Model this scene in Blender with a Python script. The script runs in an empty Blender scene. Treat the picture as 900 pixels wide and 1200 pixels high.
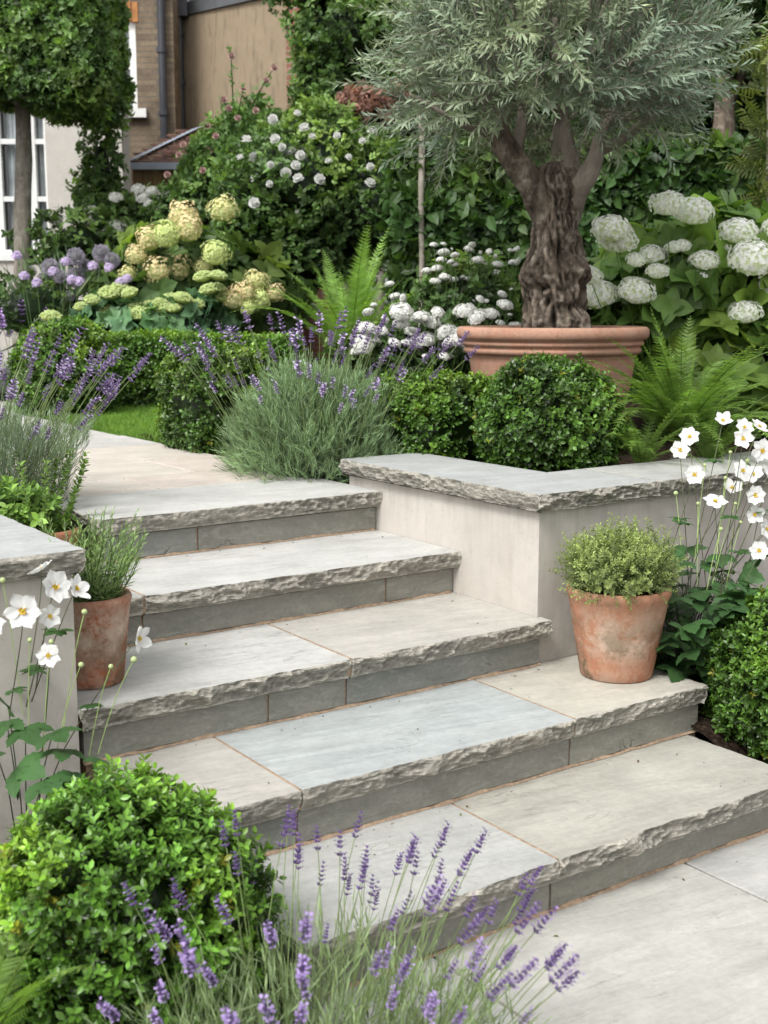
import bpy, math, random
import numpy as np
from mathutils import Vector, Matrix
rad = math.radians
rng = np.random.default_rng(11)
scn = bpy.context.scene
COL = scn.collection

# ------------------------------------------------------------------ camera frame
YAW, PITCH, HC, FPX = rad(35.15), rad(9.41), 1.418, 1454.0
Fv = np.array([math.sin(YAW), math.cos(YAW)]); Rv = np.array([math.cos(YAW), -math.sin(YAW)])

def hz(py, D):
    """height seen at photo row py at forward distance D"""
    k = (600 - py) / FPX
    return HC + D * (k * math.cos(PITCH) - math.sin(PITCH)) / (math.cos(PITCH) + k * math.sin(PITCH))
def at(px, D, py=None, z=0.0):
    zz = hz(py, D) if py is not None else z
    depth = D * math.cos(PITCH) - (zz - HC) * math.sin(PITCH)
    u = (px - 450) / FPX * depth
    p = Fv * D + Rv * u
    return np.array([p[0], p[1], zz])
def uw(u, d, z):
    p = Fv * d + Rv * u
    return (p[0], p[1], z)

# ------------------------------------------------------------------ helpers
def tag(o, label=None, cat=None, group=None, kind=None):
    if label: o['label'] = label
    if cat: o['category'] = cat
    if group: o['group'] = group
    if kind: o['kind'] = kind
    return o
def thing(name, loc, label, cat, group=None, rz=0, kind=None):
    o = bpy.data.objects.new(name, None); COL.objects.link(o)
    o.location = [float(a) for a in loc]; o.rotation_euler = (0, 0, rz); o.empty_display_size = .1
    tag(o, label, cat, group, kind)
    return o

def unit(v):
    v = np.asarray(v, float); return v / np.maximum(np.linalg.norm(v, axis=-1, keepdims=True), 1e-9)
def basis(d, up):
    """matrices whose columns are side, d, normal"""
    d = unit(d); n = up - (up * d).sum(-1, keepdims=True) * d; n = unit(n)
    s = np.cross(d, n)
    return np.stack([s, d, n], axis=-1)
def rnd_dirs(n):
    return unit(rng.normal(size=(n, 3)))

def hsh(i, j, k, s=0):
    i = i.astype(np.int64); j = j.astype(np.int64); k = k.astype(np.int64)
    h = (i * 374761393 + j * 668265263 + k * 2147483647 + s * 974634777) & 0xffffffff
    h = ((h ^ (h >> 13)) * 1274126177) & 0xffffffff
    h = ((h ^ (h >> 16)) * 2246822519) & 0xffffffff
    return ((h ^ (h >> 15)) & 0xffff) / 65535.0
def vnoise(P, sc=1.0, seed=0):
    P = np.asarray(P, float) * sc
    I = np.floor(P); f = P - I; f = f * f * (3 - 2 * f)
    r = 0
    for a in (0, 1):
        for b in (0, 1):
            for c in (0, 1):
                w = (f[..., 0] if a else 1 - f[..., 0]) * (f[..., 1] if b else 1 - f[..., 1]) * (f[..., 2] if c else 1 - f[..., 2])
                r = r + w * hsh(I[..., 0] + a, I[..., 1] + b, I[..., 2] + c, seed)
    return r * 2 - 1
def fbm(P, sc=1.0, oct=3, seed=0):
    r = 0; a = 1
    for o in range(oct):
        r = r + a * vnoise(P, sc * 2 ** o, seed + o); a *= .5
    return r

class MB:
    def __init__(s): s.V = []; s.C = []; s.F = []; s.n = 0
    def add(s, V, F, mi=0, C=None):
        V = np.asarray(V, float).reshape(-1, 3); F = np.asarray(F, np.int64)
        if C is None: C = np.ones((len(V), 3))
        C = np.broadcast_to(np.asarray(C, float), (len(V), 3))
        s.V.append(V); s.C.append(C); s.F.append((F + s.n, mi)); s.n += len(V)
        return s
    def T(s):
        """as a template"""
        return dict(V=np.concatenate(s.V), C=np.concatenate(s.C), F=list(s.F))
    def inst(s, T, pos, M, sc=1.0, tint=(1, 1, 1), mi=None):
        pos = np.asarray(pos, float).reshape(-1, 3); k = len(pos)
        if k == 0: return s
        sc = np.broadcast_to(np.asarray(sc, float).reshape(-1, 1, 1) if np.ndim(sc) else np.array(sc), (k, 1, 1))
        V = np.einsum('kij,nj->kni', M, T['V']) * sc + pos[:, None, :]
        tint = np.broadcast_to(np.asarray(tint, float), (k, 3))
        C = T['C'][None] * tint[:, None, :]
        n = len(T['V']); off = (np.arange(k) * n)
        s.V.append(V.reshape(-1, 3)); s.C.append(C.reshape(-1, 3))
        for F, m in T['F']:
            FF = (F[None] + off[:, None, None]).reshape(-1, F.shape[1]) + s.n
            s.F.append((FF, m if mi is None else mi))
        s.n += n * k
        return s
    def mesh(s, name, mats, smooth=False):
        V = np.concatenate(s.V).astype(np.float32); C = np.concatenate(s.C)
        me = bpy.data.meshes.new(name)
        me.vertices.add(len(V)); me.vertices.foreach_set('co', V.ravel())
        loops = np.concatenate([F.ravel() for F, m in s.F]).astype(np.int32)
        tot = np.concatenate([np.full(len(F), F.shape[1]) for F, m in s.F]).astype(np.int32)
        start = np.concatenate([[0], np.cumsum(tot)[:-1]]).astype(np.int32)
        mi = np.concatenate([np.full(len(F), m) for F, m in s.F]).astype(np.int32)
        me.loops.add(len(loops)); me.loops.foreach_set('vertex_index', loops)
        me.polygons.add(len(tot)); me.polygons.foreach_set('loop_start', start)
        for m in mats: me.materials.append(m)
        me.polygons.foreach_set('material_index', mi)
        me.polygons.foreach_set('use_smooth', np.full(len(tot), smooth))
        at_ = me.color_attributes.new('Col', 'FLOAT_COLOR', 'POINT')
        at_.data.foreach_set('color', np.concatenate([C, np.ones((len(C), 1))], 1).astype(np.float32).ravel())
        me.update(calc_edges=True); me.validate()
        return me
    def obj(s, name, mats, parent=None, smooth=False, loc=None):
        if not isinstance(mats, (list, tuple)): mats = [mats]
        return link(name, s.mesh(name, mats, smooth), parent, loc)
def link(name, me, parent=None, loc=None):
    o = bpy.data.objects.new(name, me); COL.objects.link(o)
    if loc is not None: o.location = [float(a) for a in loc]
    if parent is not None: o.parent = parent
    return o

def box(mb, a, b, mi=0, C=None, bev=0.0):
    x0, y0, z0 = a; x1, y1, z1 = b
    if bev <= 0:
        V = [(x0,y0,z0),(x1,y0,z0),(x1,y1,z0),(x0,y1,z0),(x0,y0,z1),(x1,y0,z1),(x1,y1,z1),(x0,y1,z1)]
        F = [(0,3,2,1),(4,5,6,7),(0,1,5,4),(1,2,6,5),(2,3,7,6),(3,0,4,7)]
        return mb.add(V, F, mi, C)
    e = bev
    def ring(i, z): return [(x0+i,y0+i,z),(x1-i,y0+i,z),(x1-i,y1-i,z),(x0+i,y1-i,z)]
    V = ring(e, z0) + ring(0, z0+e) + ring(0, z1-e) + ring(e, z1)
    F = [(3,2,1,0),(12,13,14,15)]
    for r in range(3):
        for i in range(4):
            F.append((r*4+i, r*4+(i+1)%4, (r+1)*4+(i+1)%4, (r+1)*4+i))
    return mb.add(V, F, mi, C)
def ubox(mb, u0, u1, d0, d1, z0, z1, mi=0, rot=None):
    """box in camera-heading frame"""
    V = []
    for z in (z0, z1):
        for (u, d) in ((u0,d0),(u1,d0),(u1,d1),(u0,d1)): V.append(uw(u, d, z))
    F = [(0,3,2,1),(4,5,6,7),(0,1,5,4),(1,2,6,5),(2,3,7,6),(3,0,4,7)]
    return mb.add(V, F, mi)
def tube(mb, P, R, sides=6, mi=0, C=None, cap=True, disp=None):
    P = np.asarray(P, float); n = len(P); R = np.broadcast_to(np.asarray(R, float), (n,))
    T = np.gradient(P, axis=0); T = unit(T)
    ref = np.array([0.0, 0, 1]) if abs(T[0][2]) < .9 else np.array([1.0, 0, 0])
    V = []
    a = np.linspace(0, 2 * np.pi, sides, endpoint=False)
    N = unit(np.cross(T[0], ref))
    for i in range(n):
        N = unit(N - (N @ T[i]) * T[i]); B = np.cross(T[i], N)
        ring = P[i] + R[i] * (np.cos(a)[:, None] * N + np.sin(a)[:, None] * B)
        V.append(ring)
    V = np.concatenate(V)
    if disp is not None: V = disp(V, np.repeat(P, sides, 0))
    i = np.arange(n - 1)[:, None] * sides; j = np.arange(sides)[None]
    F = np.stack([i + j, i + (j + 1) % sides, i + sides + (j + 1) % sides, i + sides + j], -1).reshape(-1, 4)
    CC = None
    if C is not None:
        C = np.asarray(C, float)
        CC = np.repeat(C, sides, 0) if C.ndim == 2 else C
    base = mb.n
    mb.add(V, F, mi, CC)
    if cap:
        mb.F.append((np.array([list(range(base + (n-1)*sides, base + n*sides))]), mi))
    return mb
def lathe(mb, prof, seg=64, mi=0, c=(0, 0, 0), wob=0.0):
    prof = np.asarray(prof, float); n = len(prof)
    a = np.linspace(0, 2*np.pi, seg, endpoint=False)
    V = np.stack([prof[:, 0][:, None]*np.cos(a), prof[:, 0][:, None]*np.sin(a), np.repeat(prof[:, 1][:, None], seg, 1)], -1).reshape(-1, 3)
    if wob:
        k = 1 + wob * vnoise(V, 9.0, 3)
        V[:, 0] *= k; V[:, 1] *= k
    V += np.array(c)
    i = np.arange(n-1)[:, None]*seg; j = np.arange(seg)[None]
    F = np.stack([i+j, i+(j+1) % seg, i+seg+(j+1) % seg, i+seg+j], -1).reshape(-1, 4)
    return mb.add(V, F, mi)
def blob(mb, c, r, C=(1, 1, 1), seg=20, rings=12, lump=.12, mi=0, sc=3.0, power=1.0):
    """closed lumpy ellipsoid"""
    th = np.linspace(0, np.pi, rings + 1); a = np.linspace(0, 2*np.pi, seg, endpoint=False)
    D = np.stack([np.sin(th)[:, None]*np.cos(a), np.sin(th)[:, None]*np.sin(a), np.repeat(np.cos(th)[:, None], seg, 1)], -1).reshape(-1, 3)
    if power != 1.0:
        D = np.sign(D) * np.abs(D) ** power
    V = D * np.array(r); V = V * (1 + lump * vnoise(V + np.array(c), sc, 5))[:, None] + np.array(c)
    i = np.arange(rings)[:, None]*seg; j = np.arange(seg)[None]
    F = np.stack([i+j, i+seg+j, i+seg+(j+1) % seg, i+(j+1) % seg], -1).reshape(-1, 4)
    return mb.add(V, F, mi, C)

# ------------------------------------------------------------------ leaf templates (length along +Y, normal +Z)
def leaf_T(L, W, rows=4, fold=.25, droop=.15, peak=.45, tip=1.0, serr=0.0, c0=1.0, c1=1.0, y0=0.0):
    t = np.linspace(0, 1, rows + 1)
    w = np.where(t < peak, np.sin(t/peak*np.pi/2) ** .8, np.cos((t-peak)/(1-peak)*np.pi/2) ** tip) * W / 2
    w[0] = W*.04; w[-1] = 0.0005
    if serr: w = w * (1 + serr * np.where(np.arange(rows+1) % 2, 1, -1)); w[-1] = 0.0005
    y = y0 + t * L; z = -droop * L * t * t
    V = np.concatenate([np.stack([-w, y, z + fold*w], -1), np.stack([0*w, y, z], -1), np.stack([w, y, z + fold*w], -1)])
    n = rows + 1; F = []
    for i in range(rows):
        F += [(i, n+i, n+i+1, i+1), (n+i, 2*n+i, 2*n+i+1, n+i+1)]
    c = c0 + (c1 - c0) * t; C = np.repeat(np.concatenate([c, c, c])[:, None], 3, 1)
    return MB().add(V, F, 0, C).T()
def merge(items):
    """items: (T, pos, dir, up, scale, tint)"""
    m = MB()
    for T, p, d, u, s, c in items:
        m.inst(T, np.array([p]), basis(np.array([d], float), np.array([u], float)), s, c)
    return m.T()
def sprig_T(leaf, n_pairs, L, spread, up_tilt, seed, tip_c=1.5, stem=True, whorl=2, s0=1.0, s1=.8):
    r = np.random.default_rng(seed); items = []
    for i in range(n_pairs):
        f = (i + .6) / n_pairs; y = f * L
        for k in range(whorl):
            a = i * (np.pi/2 if whorl == 2 else 2.4) + k * 2*np.pi/whorl + r.normal()*.25
            out = np.array([math.cos(a), 0, math.sin(a)])
            el = up_tilt + (1 - up_tilt) * f * .6 + r.normal() * .1
            d = out * math.cos(el) * spread + np.array([0, 1, 0]) * math.sin(el)
            u = np.array([0, 1.0, 0]) - out * .3
            c = (.75 + (tip_c - .75) * f ** 2) * (1 + r.normal()*.08)
            items.append((leaf, (0, y, 0), d, u, (s0 + (s1 - s0)*f) * (1 + r.normal()*.1), (c, c, c*(1 - .25*f))))
    T = merge(items)
    return T

# ------------------------------------------------------------------ materials
def new_mat(name):
    m = bpy.data.materials.new(name); m.use_nodes = True
    nt = m.node_tree; nt.nodes.clear()
    return m, nt, nt.nodes, nt.links
class N:
    """tiny node builder"""
    def __init__(s, nt): s.nt = nt
    def __call__(s, t, ins=None, **kw):
        n = s.nt.nodes.new(t)
        for k, v in kw.items(): setattr(n, k, v)
        for k, v in (ins or {}).items():
            if hasattr(v, 'is_output'): s.nt.links.new(v, n.inputs[k])
            else: n.inputs[k].default_value = v
        return n
    def ramp(s, fac, stops):
        n = s.nt.nodes.new('ShaderNodeValToRGB'); s.nt.links.new(fac, n.inputs[0])
        el = n.color_ramp.elements
        while len(el) > 1: el.remove(el[-1])
        for i, (p, c) in enumerate(stops):
            e = el[0] if i == 0 else el.new(p)
            e.position = p
            e.color = (c, c, c, 1) if np.isscalar(c) else (*c, 1)
        return n.outputs[0]
    def mix(s, f, a, b, mode='MIX'):
        n = s.nt.nodes.new('ShaderNodeMix'); n.data_type = 'RGBA'; n.blend_type = mode
        for idx, v in ((0, f), (6, a), (7, b)):
            if hasattr(v, 'is_output'): s.nt.links.new(v, n.inputs[idx])
            else: n.inputs[idx].default_value = v if idx == 0 else (*v, 1) if len(v) == 3 else v
        return n.outputs[2]
    def noise(s, vec, scale, detail=4, rough=.55, dist=0.0):
        return s('ShaderNodeTexNoise', {'Vector': vec, 'Scale': scale, 'Detail': detail, 'Roughness': rough, 'Distortion': dist}).outputs[0]
    def map(s, vec, scale=(1, 1, 1), loc=(0, 0, 0), rot=(0, 0, 0)):
        return s('ShaderNodeMapping', {'Vector': vec, 'Scale': scale, 'Location': loc, 'Rotation': rot}).outputs[0]
    def math(s, op, a, b=0.0, clamp=False):
        n = s.nt.nodes.new('ShaderNodeMath'); n.operation = op; n.use_clamp = clamp
        for i, v in enumerate((a, b)):
            if hasattr(v, 'is_output'): s.nt.links.new(v, n.inputs[i])
            else: n.inputs[i].default_value = v
        return n.outputs[0]
    def bump(s, h, strength=.3, dist=.01, normal=None):
        n = s('ShaderNodeBump', {'Height': h, 'Strength': strength, 'Distance': dist})
        if normal is not None: s.nt.links.new(normal, n.inputs['Normal'])
        return n.outputs[0]
    def out(s, col, rough=.7, normal=None, spec=.3, extra=None):
        b = s('ShaderNodeBsdfPrincipled', {'Roughness': rough, 'Specular IOR Level': spec})
        if hasattr(col, 'is_output'): s.nt.links.new(col, b.inputs['Base Color'])
        else: b.inputs['Base Color'].default_value = (*col, 1)
        if normal is not None: s.nt.links.new(normal, b.inputs['Normal'])
        o = s.nt.nodes.new('ShaderNodeOutputMaterial')
        s.nt.links.new(b.outputs[0], o.inputs[0])
        return b

def leaf_mat(name, col, rough=.45, trans=.3, spec=.35, var=.25, tcol=None):
    m, nt, nd, lk = new_mat(name); n = N(nt)
    a = n('ShaderNodeAttribute', attribute_name='Col').outputs['Color']
    g = n('ShaderNodeNewGeometry')
    ns = n.noise(g.outputs['Position'], 9.0, 2)
    v = n.ramp(ns, [(.3, 1 - var), (.7, 1 + var)])
    c = n.mix(1.0, n.mix(1.0, (*col, 1), a, 'MULTIPLY'), v, 'MULTIPLY')
    # under side of a leaf is paler
    c2 = n.mix(n.math('MULTIPLY', g.outputs['Backfacing'], .35), c, n.mix(1.0, c, (1.5, 1.5, 1.9, 1), 'MULTIPLY'))
    b = n('ShaderNodeBsdfPrincipled', {'Roughness': rough, 'Specular IOR Level': spec, 'Base Color': c2})
    t = n('ShaderNodeBsdfTranslucent', {'Color': n.mix(1.0, c, (*(tcol or (1.5, 1.6, .7)), 1), 'MULTIPLY')})
    mx = n('ShaderNodeMixShader', {0: trans, 1: b.outputs[0], 2: t.outputs[0]})
    o = nd.new('ShaderNodeOutputMaterial'); lk.new(mx.outputs[0], o.inputs[0])
    return m
def petal_mat(name, col, trans=.35, rough=.6):
    m, nt, nd, lk = new_mat(name); n = N(nt)
    a = n('ShaderNodeAttribute', attribute_name='Col').outputs['Color']
    c = n.mix(1.0, (*col, 1), a, 'MULTIPLY')
    b = n('ShaderNodeBsdfPrincipled', {'Roughness': rough, 'Specular IOR Level': .2, 'Base Color': c})
    t = n('ShaderNodeBsdfTranslucent', {'Color': c})
    mx = n('ShaderNodeMixShader', {0: trans, 1: b.outputs[0], 2: t.outputs[0]})
    o = nd.new('ShaderNodeOutputMaterial'); lk.new(mx.outputs[0], o.inputs[0])
    return m
def plain_mat(name, col, rough=.6, spec=.3, var=.12, scale=8.0, bump=.0):
    m, nt, nd, lk = new_mat(name); n = N(nt)
    p = n('ShaderNodeTexCoord').outputs['Object']
    ns = n.noise(p, scale, 4)
    c = n.mix(1.0, (*col, 1), n.ramp(ns, [(.3, 1 - var), (.7, 1 + var)]), 'MULTIPLY')
    nm = n.bump(n.noise(p, scale*6, 3), bump, .01) if bump else None
    n.out(c, rough, nm, spec)
    return m

_sc = [0]
def stone_top(name, base, alt, vein=.5, blotch=.5, dirt=(.27, .25, .21), seed=None):
    """riven sandstone, layered along x"""
    _sc[0] += 1; sd = (seed or _sc[0]) * 3.7
    vein *= .7; blotch *= .8
    m, nt, nd, lk = new_mat(name); n = N(nt)
    p = n('ShaderNodeNewGeometry').outputs['Position']
    q = n.map(p, (1, 1, 1), (sd, sd*.7, 0), (0, 0, .12))
    big = n.noise(n.map(q, (1.3, 3.6, 3)), 1.6, 5, .6, .6)
    c = n.mix(n.ramp(big, [(.36, 0.0), (.62, 1.0)]), base, alt)
    streak = n.noise(n.map(q, (1.4, 11, 8)), 2.2, 6, .65, .5)
    c = n.mix(n.math('MULTIPLY', n.ramp(streak, [(.45, 0.0), (.72, 1.0)]), blotch), c, tuple(min(1, a*1.22) for a in base))
    st2 = n.noise(n.map(q, (2.0, 16, 8), (5, 3, 1)), 2.0, 5, .6, .8)
    c = n.mix(n.math('MULTIPLY', n.ramp(st2, [(.5, 0.0), (.75, 1.0)]), blotch*.75), c, tuple(a*.74 for a in alt))
    # thin cleft lines following the layers
    lay = n.noise(n.map(q, (1.0, 4.5, 4), (9, 2, 0)), 1.3, 6, .62, .9)
    line = n.ramp(n.math('ABSOLUTE', n.math('SUBTRACT', lay, .53)), [(.0, 1.0), (.0025, .85), (.006, 0.0)])
    msk = n.ramp(n.noise(q, 3.3, 3), [(.47, 0.0), (.6, 1.0)])
    lm = n.math('MULTIPLY', line, msk)
    c = n.mix(n.math('MULTIPLY', lm, vein), c, dirt)
    fine = n.noise(q, 55, 6, .7)
    c = n.mix(1.0, c, n.ramp(fine, [(.25, .86), (.75, 1.10)]), 'MULTIPLY')
    mott = n.noise(q, 7.0, 6, .65)
    c = n.mix(1.0, c, n.ramp(mott, [(.3, .88), (.7, 1.08)]), 'MULTIPLY')
    vo = n('ShaderNodeTexVoronoi', {'Vector': q, 'Scale': 11.0, 'Randomness': 1.0})
    spk = n.ramp(vo.outputs['Distance'], [(.0, 1.0), (.028, .8), (.045, 0.0)])
    spk = n.math('MULTIPLY', spk, n.ramp(n.noise(q, 5.0, 2), [(.56, 0.0), (.6, 1.0)]))
    c = n.mix(n.math('MULTIPLY', spk, .8), c, (.06, .055, .045))
    ledge = n.ramp(n.noise(n.map(q, (1.2, 5.0, 4), (3, 8, 0)), 1.5, 5, .55, .7), [(.30, 0.0), (.34, .3), (.47, .34), (.485, .6), (.6, .64), (.62, .9), (.8, 1.0)])
    h = n.math('ADD', n.math('MULTIPLY', ledge, .9), n.math('MULTIPLY', mott, .5))
    h = n.math('SUBTRACT', h, n.math('MULTIPLY', lm, .6))
    nm = n.bump(h, .55, .004)
    nm = n.bump(fine, .25, .002, nm)
    r = n.ramp(big, [(.3, .55), (.7, .72)])
    b = n.out(c, .6, nm, .35); lk.new(r, b.inputs['Roughness'])
    return m
def stone_face(name, a, b_, hi, scale=1.0):
    """hand dressed edge"""
    m, nt, nd, lk = new_mat(name); n = N(nt)
    g = n('ShaderNodeNewGeometry'); p = g.outputs['Position']
    w = n.noise(n.map(p, (2, 2, 14)), 3.0*scale, 6, .65, .7)
    c = n.mix(n.ramp(w, [(.35, 0.0), (.65, 1.0)]), a, b_)
    k = n.noise(p, 19*scale, 5, .65)
    c = n.mix(n.ramp(k, [(.45, 0.0), (.7, .7)]), c, hi)
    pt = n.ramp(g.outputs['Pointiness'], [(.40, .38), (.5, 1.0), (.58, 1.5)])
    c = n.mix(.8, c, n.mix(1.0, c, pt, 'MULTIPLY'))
    fine = n.noise(p, 120, 5, .7)
    c = n.mix(1.0, c, n.ramp(fine, [(.25, .8), (.75, 1.15)]), 'MULTIPLY')
    vv = n('ShaderNodeTexVoronoi', {'Vector': n.map(p, (1, 1, 1.8)), 'Scale': 70.0})
    nm = n.bump(n.math('ADD', n.noise(p, 60, 6, .7), n.math('MULTIPLY', vv.outputs['Distance'], .8)), .8, .006)
    n.out(c, .85, nm, .2)
    return m
def riser_mat(name, a, b_, seed):
    m, nt, nd, lk = new_mat(name); n = N(nt)
    p = n('ShaderNodeNewGeometry').outputs['Position']; q = n.map(p, (1, 1, 1), (seed*2.3, seed, 0))
    w = n.noise(n.map(q, (1.5, 2, 6)), 2.5, 6, .6, .8)
    c = n.mix(n.ramp(w, [(.35, 0.0), (.68, 1.0)]), a, b_)
    # pale scuffs and dark hairline cracks
    s = n.noise(n.map(q, (3, 3, 7), (2, 0, 5)), 3.2, 7, .7, 1.6)
    c = n.mix(n.math('MULTIPLY', n.ramp(s, [(.54, 0.0), (.64, 1.0)]), .5), c, (.34, .335, .295))
    cr = n.noise(n.map(q, (1.2, 1.2, 1.6), (7, 0, 1)), 3.0, 5, .6, .5)
    ln = n.ramp(n.math('ABSOLUTE', n.math('SUBTRACT', cr, .5)), [(0, 1.0), (.004, .6), (.009, 0.0)])
    ln = n.math('MULTIPLY', ln, n.ramp(n.noise(q, 2.6, 2), [(.60, 0.0), (.66, .8)]))
    c = n.mix(n.math('MULTIPLY', ln, .75), c, (.035, .033, .028))
    fine = n.noise(q, 70, 6, .7)
    c = n.mix(1.0, c, n.ramp(fine, [(.25, .82), (.75, 1.12)]), 'MULTIPLY')
    nm = n.bump(n.math('ADD', s, n.math('SUBTRACT', w, n.math('MULTIPLY', ln, .6))), .8, .008)
    nm = n.bump(fine, .35, .002, nm)
    n.out(c, .62, nm, .35)
    return m
def render_mat(name, col, dirt, zbase=.3, stain=.28):
    m, nt, nd, lk = new_mat(name); n = N(nt)
    p = n('ShaderNodeNewGeometry').outputs['Position']
    c = n.mix(n.ramp(n.noise(p, 1.8, 6, .6), [(.35, 0.0), (.7, 1.0)]), col, tuple(a*.88 for a in col))
    st = n.noise(n.map(p, (6, 6, 1.1)), 2.2, 5, .65)
    c = n.mix(n.math('MULTIPLY', n.ramp(st, [(.52, 0.0), (.75, 1.0)]), stain), c, dirt)
    sp = n.noise(p, 42, 4, .7)
    c = n.mix(n.math('MULTIPLY', n.ramp(sp, [(.62, 0.0), (.74, 1.0)]), .3), c, dirt)
    c = n.mix(1.0, c, n.ramp(n.noise(p, 11, 5, .65), [(.3, .93), (.7, 1.05)]), 'MULTIPLY')
    if zbase is not None:
        pz = n('ShaderNodeSeparateXYZ', {0: p}).outputs[2]
        foot = n.math('MULTIPLY', n.ramp(pz, [(.30, 1.0), (.40, .35), (.50, 0.0)]), n.ramp(n.noise(p, 16, 6, .7), [(.35, 0.0), (.62, 1.0)]))
        drip = n.math('MULTIPLY', n.ramp(pz, [(.62, 0.0), (.785, 1.0)]), n.ramp(n.noise(n.map(p, (14, 14, 1.0)), 1.5, 5, .65), [(.45, 0.0), (.7, 1.0)]))
        c = n.mix(n.math('MULTIPLY', n.math('ADD', foot, drip, True), .34), c, tuple(a*.75 for a in dirt))
    pit = n.ramp(n.noise(p, 75, 3, .6), [(.28, 0.0), (.38, 1.0)])
    nm = n.bump(n.noise(p, 150, 5, .75), .45, .003)
    nm = n.bump(pit, .35, .003, nm)
    nm = n.bump(n.noise(p, 6, 4, .6), .25, .01, nm)
    n.out(c, .88, nm, .15)
    return m
def terracotta_mat(name, seed, col=(.42, .19, .115), lime=.5, moss=.4):
    m, nt, nd, lk = new_mat(name); n = N(nt)
    p = n('ShaderNodeTexCoord').outputs['Object']; q = n.map(p, (1, 1, 1), (seed, seed*1.7, seed*.3))
    c = n.mix(n.ramp(n.noise(q, 4, 6, .65), [(.35, 0.0), (.65, 1.0)]), col, (col[0]*.70, col[1]*.62, col[2]*.58))
    sz = n('ShaderNodeSeparateXYZ', {0: p}).outputs[2]
    l = n.noise(q, 8.0, 9, .74, .25)
    band = n.ramp(n.math('DIVIDE', sz, .3), [(0.0, .75), (.18, .35), (.4, 1.0), (.62, .9), (.85, .2), (1.0, .35)])
    l2 = n.math('MULTIPLY', n.ramp(l, [(.44, 0.0), (.50, .55), (.60, 1.0)]), band)
    c = n.mix(n.math('MULTIPLY', l2, lime), c, (.50, .42, .33))
    d = n.noise(n.map(q, (1, 1, 1), (4, 4, 0)), 7.0, 9, .75, .2)
    band2 = n.ramp(n.math('DIVIDE', sz, .3), [(0.0, 1.0), (.35, .65), (.7, .25), (1.0, .5)])
    c = n.mix(n.math('MULTIPLY', n.math('MULTIPLY', n.ramp(d, [(.48, 0.0), (.58, 1.0)]), band2), moss), c, (.11, .09, .055))
    c = n.mix(1.0, c, n.ramp(n.noise(q, 90, 4, .7), [(.25, .85), (.75, 1.12)]), 'MULTIPLY')
    nm = n.bump(n.noise(q, 45, 5, .7), .3, .003)
    n.out(c, .85, nm, .15)
    return m
def brick_mat(name, c1, c2, mortar, scale=1.0):
    m, nt, nd, lk = new_mat(name); n = N(nt)
    p = n('ShaderNodeTexCoord').outputs['Object']
    s = n('ShaderNodeSeparateXYZ', {0: p})
    v = n('ShaderNodeCombineXYZ', {0: n.math('ADD', s.outputs[0], s.outputs[1]), 1: s.outputs[2]})
    b = n('ShaderNodeTexBrick', {'Vector': v.outputs[0], 'Scale': scale, 'Color1': (*c1, 1), 'Color2': (*c2, 1), 'Mortar': (*mortar, 1),
          'Mortar Size': .009, 'Brick Width': .225, 'Row Height': .075, 'Bias': 0.0})
    c = n.mix(1.0, b.outputs['Color'], n.ramp(n.noise(p, 3, 5, .6), [(.3, .7), (.7, 1.2)]), 'MULTIPLY')
    c = n.mix(1.0, c, n.ramp(n.noise(p, 30, 4, .6), [(.3, .8), (.7, 1.15)]), 'MULTIPLY')
    nm = n.bump(b.outputs['Fac'], -.5, .01)
    n.out(c, .9, nm, .1)
    return m
def soil_mat(name):
    m, nt, nd, lk = new_mat(name); n = N(nt)
    p = n('ShaderNodeNewGeometry').outputs['Position']
    v = n('ShaderNodeTexVoronoi', {'Vector': p, 'Scale': 60.0})
    c = n.mix(n.ramp(n.noise(p, 20, 6, .7), [(.35, 0.0), (.7, 1.0)]), (.018, .012, .008), (.06, .04, .026))
    c = n.mix(1.0, c, n.ramp(v.outputs['Distance'], [(0, 1.4), (.6, .6)]), 'MULTIPLY')
    nm = n.bump(n.math('ADD', v.outputs['Distance'], n.noise(p, 25, 5, .7)), 1.0, .02)
    n.out(c, .95, nm, .1)
    return m
def bark_mat(name, a, b_, hi, sc=1.0):
    m, nt, nd, lk = new_mat(name); n = N(nt)
    g = n('ShaderNodeNewGeometry'); p = n('ShaderNodeTexCoord').outputs['Object']
    w = n.noise(n.map(p, (3, 3, .8)), 6*sc, 7, .7, .6)
    c = n.mix(n.ramp(w, [(.35, 0.0), (.62, 1.0)]), a, b_)
    c = n.mix(n.ramp(n.noise(p, 14*sc, 6, .7), [(.5, 0.0), (.68, .75)]), c, hi)
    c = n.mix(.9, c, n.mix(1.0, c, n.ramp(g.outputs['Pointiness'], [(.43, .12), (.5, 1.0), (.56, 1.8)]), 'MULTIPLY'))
    nm = n.bump(n.noise(n.map(p, (2.5, 2.5, .8)), 28*sc, 7, .75), .9, .012)
    n.out(c, .9, nm, .15)
    return m

MT = {}
MT['soil'] = soil_mat('soil')
MT['mortar'] = plain_mat('sandy_mortar', (.36, .26, .18), .95, .1, .3, 60, .5)
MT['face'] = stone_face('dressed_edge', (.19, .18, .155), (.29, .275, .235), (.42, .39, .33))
MT['wall'] = render_mat('lime_render', (.50, .465, .42), (.27, .235, .19))
MT['box'] = leaf_mat('box_leaf', (.072, .155, .026), .34, .22, .45)
MT['green'] = leaf_mat('green_leaf', (.095, .17, .05), .45, .3)
MT['dark'] = leaf_mat('dark_leaf', (.050, .105, .028), .45, .3)
MT['fern'] = leaf_mat('fern_leaf', (.15, .25, .055), .5, .35)
MT['olive'] = leaf_mat('olive_leaf', (.245, .29, .185), .45, .18, .35, .18, (1.1, 1.2, .8))
MT['lav'] = leaf_mat('lavender_leaf', (.155, .205, .125), .6, .2, .2)
MT['spike'] = petal_mat('lavender_bud', (.27, .20, .46), .2)
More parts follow.
